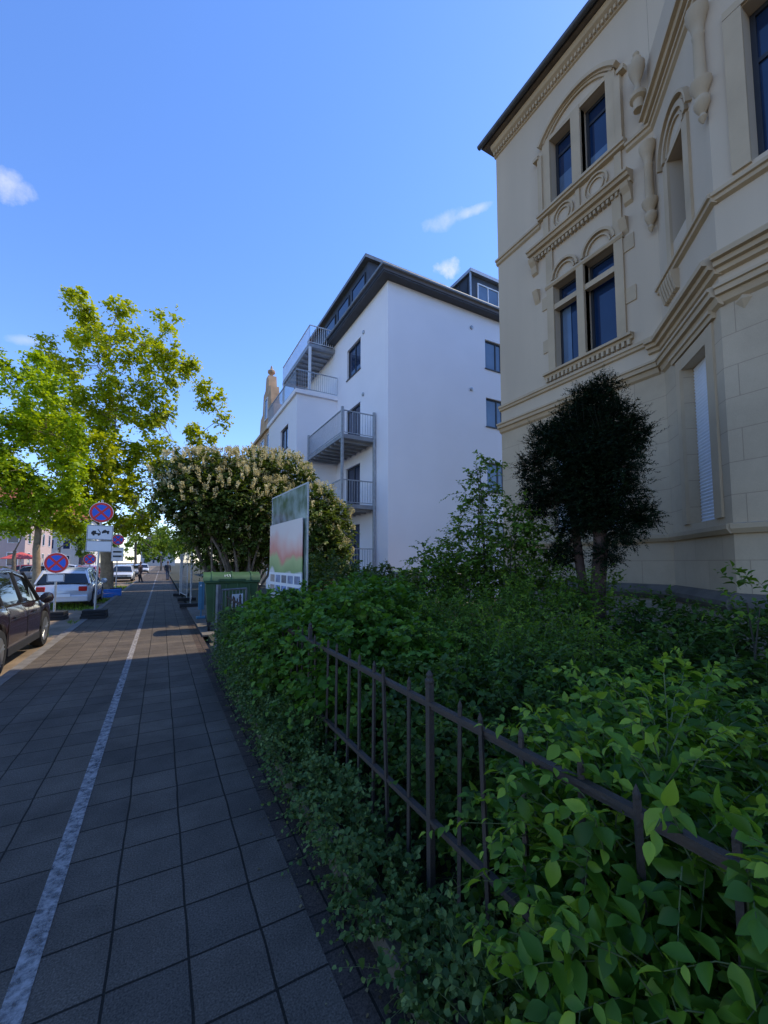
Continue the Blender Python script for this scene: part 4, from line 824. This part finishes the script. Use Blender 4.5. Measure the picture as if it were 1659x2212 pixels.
# ================================================================= CARS
m_tyre=mat('tyre_rubber',(.018,.018,.018),.85,.1); m_rim=mat('alloy_rim',(.38,.39,.40),.3,.1,metal=.8); m_cglass=glassmat('car_glass',(.01,.012,.014),.03)
m_trim=mat('black_trim',(.02,.02,.022),.6,.1); m_tail=mat('tail_light_red',(.45,.01,.01),.2,.1,coat=.5); m_head=mat('headlight',(.6,.62,.65),.1,.1,coat=.5)
m_plateblue=mat('plate_blue',(.01,.05,.4),.4,.05)
def lerp(tbl,x):
    if x<=tbl[0][0]: return tbl[0][1]
    for (a,b_),(c,d) in zip(tbl,tbl[1:]):
        if x<=c: return b_+(d-b_)*(x-a)/(c-a)
    return tbl[-1][1]
def car(label,loc,rz,paint,style='hatch',L=4.3,W=1.8,Ht=1.48,group=None,name='parked_car'):
    t=thing(name,label,'car',loc,rz,group); l=L/2; w=W/2; rw=.33 if style!='suv' else .36
    yr,yf=-l+.82,l-.88
    if style=='suv': belt=[(-l,.80),(-l+.04,.98),(-l+.3,1.06),(.1,1.02),(l*.42,.99),(l-.35,.90),(l-.06,.74),(l,.60)]; roofp=[(-l+.06,1.05),(-l+.42,Ht-.10),(-l+.9,Ht),(-.1,Ht),(.55,Ht-.12),(l*.55,1.0)]
    else: belt=[(-l,.72),(-l+.04,.88),(-l+.3,.96),(.1,.93),(l*.42,.90),(l-.4,.80),(l-.06,.66),(l,.5)]; roofp=[(-l+.06,.95),(-l+.5,Ht-.09),(-l+1.0,Ht),(-.1,Ht),(.5,Ht-.1),(l*.55,.91)]
    n=int(L/.05); b=MB(); rings=[]
    for i in range(n+1):
        y=-l+L*i/n; e=abs(y)/l; ww=w*(1-.14*e**9); zb=.22+ (.12*e**12)
        for yw in (yr,yf):
            d=rw+.05
            if abs(y-yw)<d: zb=max(zb,rw+math.sqrt(max(0,d*d-(y-yw)**2)))
        zt=lerp(belt,y); half=[(ww*.93,zb),(ww*.985,zb+(zt-zb)*.12),(ww,zb+(zt-zb)*.45),(ww*.985,zb+(zt-zb)*.8),(ww*.94,zb+(zt-zb)*.95),(ww*.86,zt),(ww*.45,zt+.02)]
        rings.append([(x,y,z) for x,z in half]+[(-x,y,z) for x,z in half[::-1]])
    k=len(rings[0]); vs=[p for r_ in rings for p in r_]; fs=[(i*k+j,i*k+(j+1)%k,(i+1)*k+(j+1)%k,(i+1)*k+j) for i in range(n) for j in range(k)]
    fs+=[tuple(range(k)),tuple(range(n*k,n*k+k))]; b.add(vs,fs); b.build('body',paint,t,smooth=True)
    def gx(y,f_): return w*(.885-.20*f_)
    y0,y1=roofp[0][0],roofp[-1][0]; m=30; vs=[]
    for i in range(m+1):
        y=y0+(y1-y0)*i/m; zt=lerp(roofp,y); zb=lerp(belt,y)-.02; zt=max(zt,zb+.01); fh=(zt-zb)/(Ht-zb)
        h=[(gx(y,0),zb),(gx(y,fh*.9),zb+(zt-zb)*.9),(gx(y,fh)*.94,zt),(0,zt+.02*fh)]
        vs+=[(x,y,z) for x,z in h]+[(-x,y,z) for x,z in h[-2::-1]]
    k=7; b=MB(); b.add(vs,[(i*k+j,i*k+j+1,(i+1)*k+j+1,(i+1)*k+j) for i in range(m) for j in range(k-1)]); b.build('windows',m_cglass,t,smooth=True)
    b=MB(); vs=[]; ya,yb=roofp[1][0]-.12,roofp[4][0]+.04; m=16
    for i in range(m+1):
        y=ya+(yb-ya)*i/m; zt=lerp(roofp,y); zb=lerp(belt,y); fh=(zt-zb)/(Ht-zb)
        h=[(gx(y,fh*.86)+.012,zb+(zt-zb)*.86),(gx(y,fh*.92)+.014,zb+(zt-zb)*.93),(gx(y,fh)*.94+.006,zt+.014),(0,zt+.034)]
        vs+=[(x,y,z) for x,z in h]+[(-x,y,z) for x,z in h[-2::-1]]
    b.add(vs,[(i*k+j,i*k+j+1,(i+1)*k+j+1,(i+1)*k+j) for i in range(m) for j in range(k-1)]); b.build('roof',paint,t,smooth=True)
    for s in (-1,1):
        def P_(y,f_,o=.008):
            zb=lerp(belt,y); zt=Ht-.03; return (s*(gx(y,f_)+o),y,zb+(zt-zb)*f_)
        for pa,pb_,r_ in ((P_(yb+.62,0),P_(yb+.02,.88),.03),(P_(0.05,0,.0),P_(-.02,.9,.0),.03),(P_(-l+.14,0),P_(-l+.5,.85),.06),(P_(-1.0,0,.0),P_(-1.05,.88,.0),.028)):
            b=MB(); b.tube([pa,pb_],r_,6); b.build('pillar',paint if style!='suv' else m_trim,t)
        b=MB(); b.box(s*w*.985-.012,s*w*.985+.012,yr+.42,yf-.42,.24,.36); b.build('side_skirt',m_trim,t)
        b=MB(); x=s*(w+.08); b.lathe((x,l*.42-.02,1.02 if style=='suv' else .93),[(.02,-.06),(.1,-.05),(.115,0),(.09,.05),(.02,.07)],10,'y'); b.build('mirror',paint,t,smooth=True)
        b=MB(); b.box(s*w*.70-.13,s*w*.70+.13,-l-.015,-l+.1,.66,.84); b.build('tail_light',m_tail,t,bevel=.02)
        b=MB(); b.box(s*w*.68-.17,s*w*.68+.17,l-.12,l-.0,.52,.64); b.build('headlight',m_head,t,bevel=.02)
        for yy_ in (-.75,.35):
            b=MB(); b.box(s*(w+.004)-.012,s*(w+.004)+.012,yy_,yy_+.18,.80,.83); b.build('door_handle',m_trim,t)
        for yy_ in (-1.02,.03,1.0 if style=='suv' else .95):
            b=MB(); b.box(s*(w*1.0)-.004,s*(w*1.0)+.003,yy_,yy_+.012,.40,lerp(belt,yy_)-.09); b.build('door_gap',m_trim,t)
        for yw in (yr,yf):
            b=MB(); x=s*(w-.10); b.lathe((x,yw,rw),[(rw*.66,-.10),(rw*.93,-.10),(rw,-.07),(rw,.07),(rw*.93,.10),(rw*.66,.10),(rw*.62,.06),(rw*.62,-.06)],28,'x'); wh=b.build('wheel',m_tyre,t,smooth=True)
            b=MB(); b.lathe((x+s*.05,yw,rw),[(rw*.60,0),(rw*.68,.03*s),(rw*.68,.045*s),(rw*.60,.048*s)],24,'x')
            for q in range(5):
                a=2*PI*q/5+.3; 
                for da in (-.14,.14):
                    c,s_=math.cos(a+da),math.sin(a+da); b.tube([(x+s*.085,yw+.03*c,rw+.03*s_),(x+s*.09,yw+rw*.64*c,rw+rw*.64*s_)],.018,5)
            b.lathe((x+s*.07,yw,rw),[(.055,0),(.055,.03*s),(.01,.035*s)],10,'x')
            b.build('rim',m_rim,wh)
    b=MB(); b.box(-w*.9,w*.9,-l-.05,-l+.12,.28,.52); b.build('rear_bumper',paint if style!='suv' else m_trim,t,bevel=.04)
    b=MB(); b.box(-.26,.26,-l-.07,-l-.052,.46,.57); pl=b.build('number_plate',m_swhite,t); b=MB(); b.box(-.26,-.225,-l-.073,-l-.0705,.46,.57); b.build('plate_band',m_plateblue,pl)
    b=MB(); b.box(-w*.9,w*.9,l-.14,l+.04,.25,.46); b.box(-.5,.5,l-.02,l+.03,.5,.6); b.build('front_grille',m_trim,t,bevel=.03)
    return t
def cpaint(n,c): return mat('paint_'+n,c,.25,.06,1,spec=.5,coat=.9,metal=.15)
pk=cpaint('maroon',(.03,.012,.012)); pw=cpaint('silver_white',(.56,.57,.6)); pr=cpaint('red',(.35,.03,.03)); ps=cpaint('grey',(.25,.26,.28)); pb=cpaint('black',(.02,.02,.025))
car('dark maroon sport utility car parked nearest at the left edge of the pavement',(-3.0,9.55,-.07),0,pk,'suv',4.45,1.86,1.64,'cars parked along the kerb')
car('white silver estate car seen from behind between the stopping signs',(-3.15,20.9,-.07),0,pw,'hatch',4.3,1.76,1.5,'cars parked along the kerb')
car('small red car parked down the street right of the trunk',(-5.6,43,-.11),PI,pr,'hatch',group='cars parked along the kerb')
car('white car facing the viewer beside the far sign',(-3.1,45,-.07),PI,pw,'hatch',group='cars parked along the kerb')
car('grey car farthest down the parking strip',(-3.2,60,-.07),PI,ps,'suv',group='cars parked along the kerb')
car('white car at the far end of the pavement near the walkers',(-2.6,76,-.07),PI,pw,'hatch',group='cars parked along the kerb')
for i,(x,y,pp,lab) in enumerate(((-10.5,50,ps,'silver car in the far row across the road, nearest one'),(-10.8,57,pb,'black car in the far row across the road'),(-11,64,pw,'white car in the far row behind the black one'),(-13.6,60,pr,'red car deep in the far row across the road'))):
    car(lab,(x,y,-.11),R(80),pp,'hatch',group='cars across the road')
# ================================================================= SMALL STREET THINGS
m_bluep=mat('blue_plastic',(.02,.16,.5),.5,.15)
t=thing('barrier_stack','stack of blue plastic barrier slats lying on the grass strip','barrier',(-2.45,24.3,-.07),R(8))
for k in range(4):
    b=MB(); b.tube([(-.75,0,.07+k*.1),(-.2,.03,.05+k*.1),(.75,.02,.07+k*.1)],.045,6); b.box(-.7,.7,-.2,-.16,.02+k*.1,.07+k*.1); b.build('slat',m_bluep,t)
q=atY(436,1255,13)
b=MB(); b.box(-.08,.08,-.02,.02,.25,1.05); b.box(-.02,.02,-.04,-.021,.0,1.05); b.box(-.12,.12,-.10,.10,0,.06); o=b.build('blue_panel',mat('light_blue_panel',(.07,.20,.30),.6,.1),None,bevel=.01); o.location=(q.x,13,.04); tag(o,'narrow light blue upright panel beside the green waste container','panel')
def cfence(label,loc,rz):
    t=thing('site_fence',label,'fence',loc,rz,'mesh fence panels beside the pavement')
    b=MB(); b.tube([(0,0,.08),(0,0,2.0),(2.6,0,2.0),(2.6,0,.08)],.021,8); b.tube([(0,0,.2),(2.6,0,.2)],.018,6); b.build('tube_frame',m_galv,t)
    b=MB()
    for i in range(1,22): b.box(i*.12-.003,i*.12+.003,-.003,.003,.2,2.0)
    for z in (.6,1.0,1.4,1.75): b.box(0,2.6,-.008,-.004,z-.004,z+.004)
    b.build('mesh',m_galv,t)
    b=MB(); b.box(-.12,.12,-.35,.35,0,.13); b.build('foot_block',m_rubber,t,bevel=.02)
cfence('steel mesh site fence panel nearest beyond the bins',(.98,16.6,.03),R(86)); cfence('steel mesh site fence panel second beyond the bins',(1.0,19.4,.03),R(94)); cfence('steel mesh site fence panel farthest beyond the bins',(.9,22.2,.03),R(88))
q=atY(45,1200,55); t=thing('cafe_parasol','red cafe parasol open at far left beyond the road','parasol',(q.x,55,-.1))
b=MB(); b.tube([(0,0,0),(0,0,2.7)],.03,6); b.build('pole',m_shut,t)
b=MB(); b.lathe((0,0,2.1),[(1.7,0),(1.68,.05),(.9,.4),(.05,.72)],8); b.build('canopy',mat('red_cloth',(.5,.08,.07),.8,.1),t)
def person(label,loc,rz,top,legs,group=None):
    t=thing('person',label,'person',loc,rz)
    b=MB()
    b.tube([(0,0,1.42),(0,0,1.5),(0,.0,1.54),(0,.01,1.6),(0,.01,1.68),(0,.0,1.74),(0,0,1.765)],[.05,.05,.06,.078,.085,.06,.01],12)
    for s in (-1,1): b.tube([(s*.25,.06*s,.9),(s*.255,.08*s,.82),(s*.25,.10*s,.74)],[.028,.04,.012],8)
    b.build('body',mat('skin_'+label[:6],(.45,.28,.2),.6,.1),t,smooth=True)
    b=MB(); b.tube([(0,0,.86),(0,0,1.0),(0,0,1.2),(0,0,1.38),(0,0,1.46)],[.165,.15,.175,.18,.06],14)
    for s in (-1,1): b.tube([(s*.15,0,1.40),(s*.21,0,1.34),(s*.235,.0,1.12),(s*.25,.06*s,.88)],[.06,.062,.05,.04],9)
    b.build('jacket',top,t,smooth=True)
    b=MB()
    for s in (-1,1): b.tube([(s*.08,0,.93),(s*.09,.10*s,.50),(s*.09,.0+.16*s-.08,.09)],[.10,.07,.05],9)
    b.build('trousers',legs,t,smooth=True)
    for s in (-1,1):
        b=MB(); b.hexa([(s*.09-.045,.16*s-.15,0),(s*.09+.045,.16*s-.15,0),(s*.09+.04,.16*s+.12,0),(s*.09-.04,.16*s+.12,0),(s*.09-.04,.16*s-.14,.10),(s*.09+.04,.16*s-.14,.10),(s*.09+.03,.16*s+.1,.05),(s*.09-.03,.16*s+.1,.05)]); b.build('shoe',m_rubber,t)
    b=MB(); b.tube([(0,-.02,1.62),(0,-.025,1.72),(0,-.01,1.785)],[.088,.09,.03],12); b.build('hair',m_yewbark,t,smooth=True)
q=atY(362,1235,44); person('person in dark jacket walking on the pavement in the distance',(q.x,44,0),.2,mat('dark_cloth',(.03,.035,.05),.9,.1),mat('jeans',(.05,.07,.12),.9,.1))
q=atY(303,1235,40); person('person in brown top standing by the parked cars far off',(q.x,40,-.07),1.2,mat('brown_cloth',(.14,.09,.08),.9,.1),mat('black_trousers',(.02,.02,.025),.9,.1))
# ================================================================= LIGHT
AZ=R(91.5); EL=R(54)
S=Vector((math.sin(AZ)*math.cos(EL),math.cos(AZ)*math.cos(EL),math.sin(EL)))
sl=bpy.data.lights.new('sun','SUN'); sl.energy=5.0; sl.angle=R(.5); sl.color=(1,.88,.67)
so=bpy.data.objects.new('sun',sl); C.objects.link(so); so.rotation_euler=S.to_track_quat('Z','Y').to_euler(); so.location=(0,0,40)
wd=bpy.data.worlds.new('World'); bpy.context.scene.world=wd; wd.use_nodes=True; nt=wd.node_tree; nt.nodes.clear()
out=nt.nodes.new('ShaderNodeOutputWorld'); bg=nt.nodes.new('ShaderNodeBackground'); bg.inputs[1].default_value=.15
sk=nt.nodes.new('ShaderNodeTexSky'); sk.sky_type='NISHITA'; sk.sun_disc=False; sk.sun_elevation=EL; sk.sun_rotation=AZ; sk.air_density=1.0; sk.dust_density=.1; sk.ozone_density=1.5
hs=nt.nodes.new('ShaderNodeHueSaturation'); hs.inputs['Saturation'].default_value=1.16; hs.inputs['Value'].default_value=1.75
tnt=nt.nodes.new('ShaderNodeMixRGB'); tnt.blend_type='MULTIPLY'; tnt.inputs[0].default_value=1; tnt.inputs[2].default_value=(.95,.98,1.22,1)
L_(nt,sk.outputs[0],hs.inputs['Color']); L_(nt,hs.outputs[0],tnt.inputs[1])
tc=nt.nodes.new('ShaderNodeTexCoord'); cur=tnt.outputs[0]
nz=nt.nodes.new('ShaderNodeTexNoise'); nz.inputs['Scale'].default_value=16; nz.inputs['Detail'].default_value=8; nz.inputs['Roughness'].default_value=.65; L_(nt,tc.outputs['Generated'],nz.inputs[0])
def vdot(vec):
    d=nt.nodes.new('ShaderNodeVectorMath'); d.operation='DOT_PRODUCT'; L_(nt,tc.outputs['Generated'],d.inputs[0]); d.inputs[1].default_value=vec; return d.outputs['Value']
def mth(op,a,b_=None,c=None):
    n=nt.nodes.new('ShaderNodeMath'); n.operation=op
    for i,x in enumerate((a,b_,c)):
        if x is None: continue
        if isinstance(x,(int,float)): n.inputs[i].default_value=x
        else: L_(nt,x,n.inputs[i])
    return n.outputs[0]
mask=None
for (u0,v0,u1,v1_,wd_,st) in ((0,385,30,415,26,.9),(30,412,66,420,18,.8),(915,497,1000,462,18,.55),(960,480,1065,438,10,.7),(945,578,985,582,24,1.3),(30,733,85,738,9,.4)):
    a=ray(u0,v0).normalized(); c=ray(u1,v1_).normalized(); m0=(a+c).normalized(); e1=(c-a); hl=e1.length/2+.012; e1.normalize(); e1=(e1-m0*e1.dot(m0)).normalized(); e2=m0.cross(e1); hw2=wd_/F*.85
    x=mth('DIVIDE',vdot(e1),hl); y=mth('DIVIDE',vdot(e2),hw2); r2=mth('ADD',mth('MULTIPLY',x,x),mth('MULTIPLY',y,y))
    front=mth('GREATER_THAN',vdot(m0),.5)
    v=mth('SUBTRACT',.85,r2); v=mth('ADD',v,mth('MULTIPLY',mth('SUBTRACT',nz.outputs['Fac'],.5),4.0)); v=mth('MULTIPLY',v,.6*st)
    n=nt.nodes.new('ShaderNodeClamp'); L_(nt,v,n.inputs[0]); v=mth('MULTIPLY',n.outputs[0],front)
    lim=nt.nodes.new('ShaderNodeClamp'); L_(nt,mth('SUBTRACT',2.6,r2),lim.inputs[0]); v=mth('MULTIPLY',v,lim.outputs[0])
    mask=v if mask is None else mth('MAXIMUM',mask,v)
mx=nt.nodes.new('ShaderNodeMixRGB'); L_(nt,mth('MULTIPLY',mask,.85),mx.inputs[0]); L_(nt,cur,mx.inputs[1]); mx.inputs[2].default_value=(6.4,6.6,7.0,1)
L_(nt,mx.outputs[0],bg.inputs[0]); L_(nt,bg.outputs[0],out.inputs[0])
sc=bpy.context.scene; sc.view_settings.view_transform='Standard'; sc.view_settings.look='None'; sc.view_settings.exposure=0
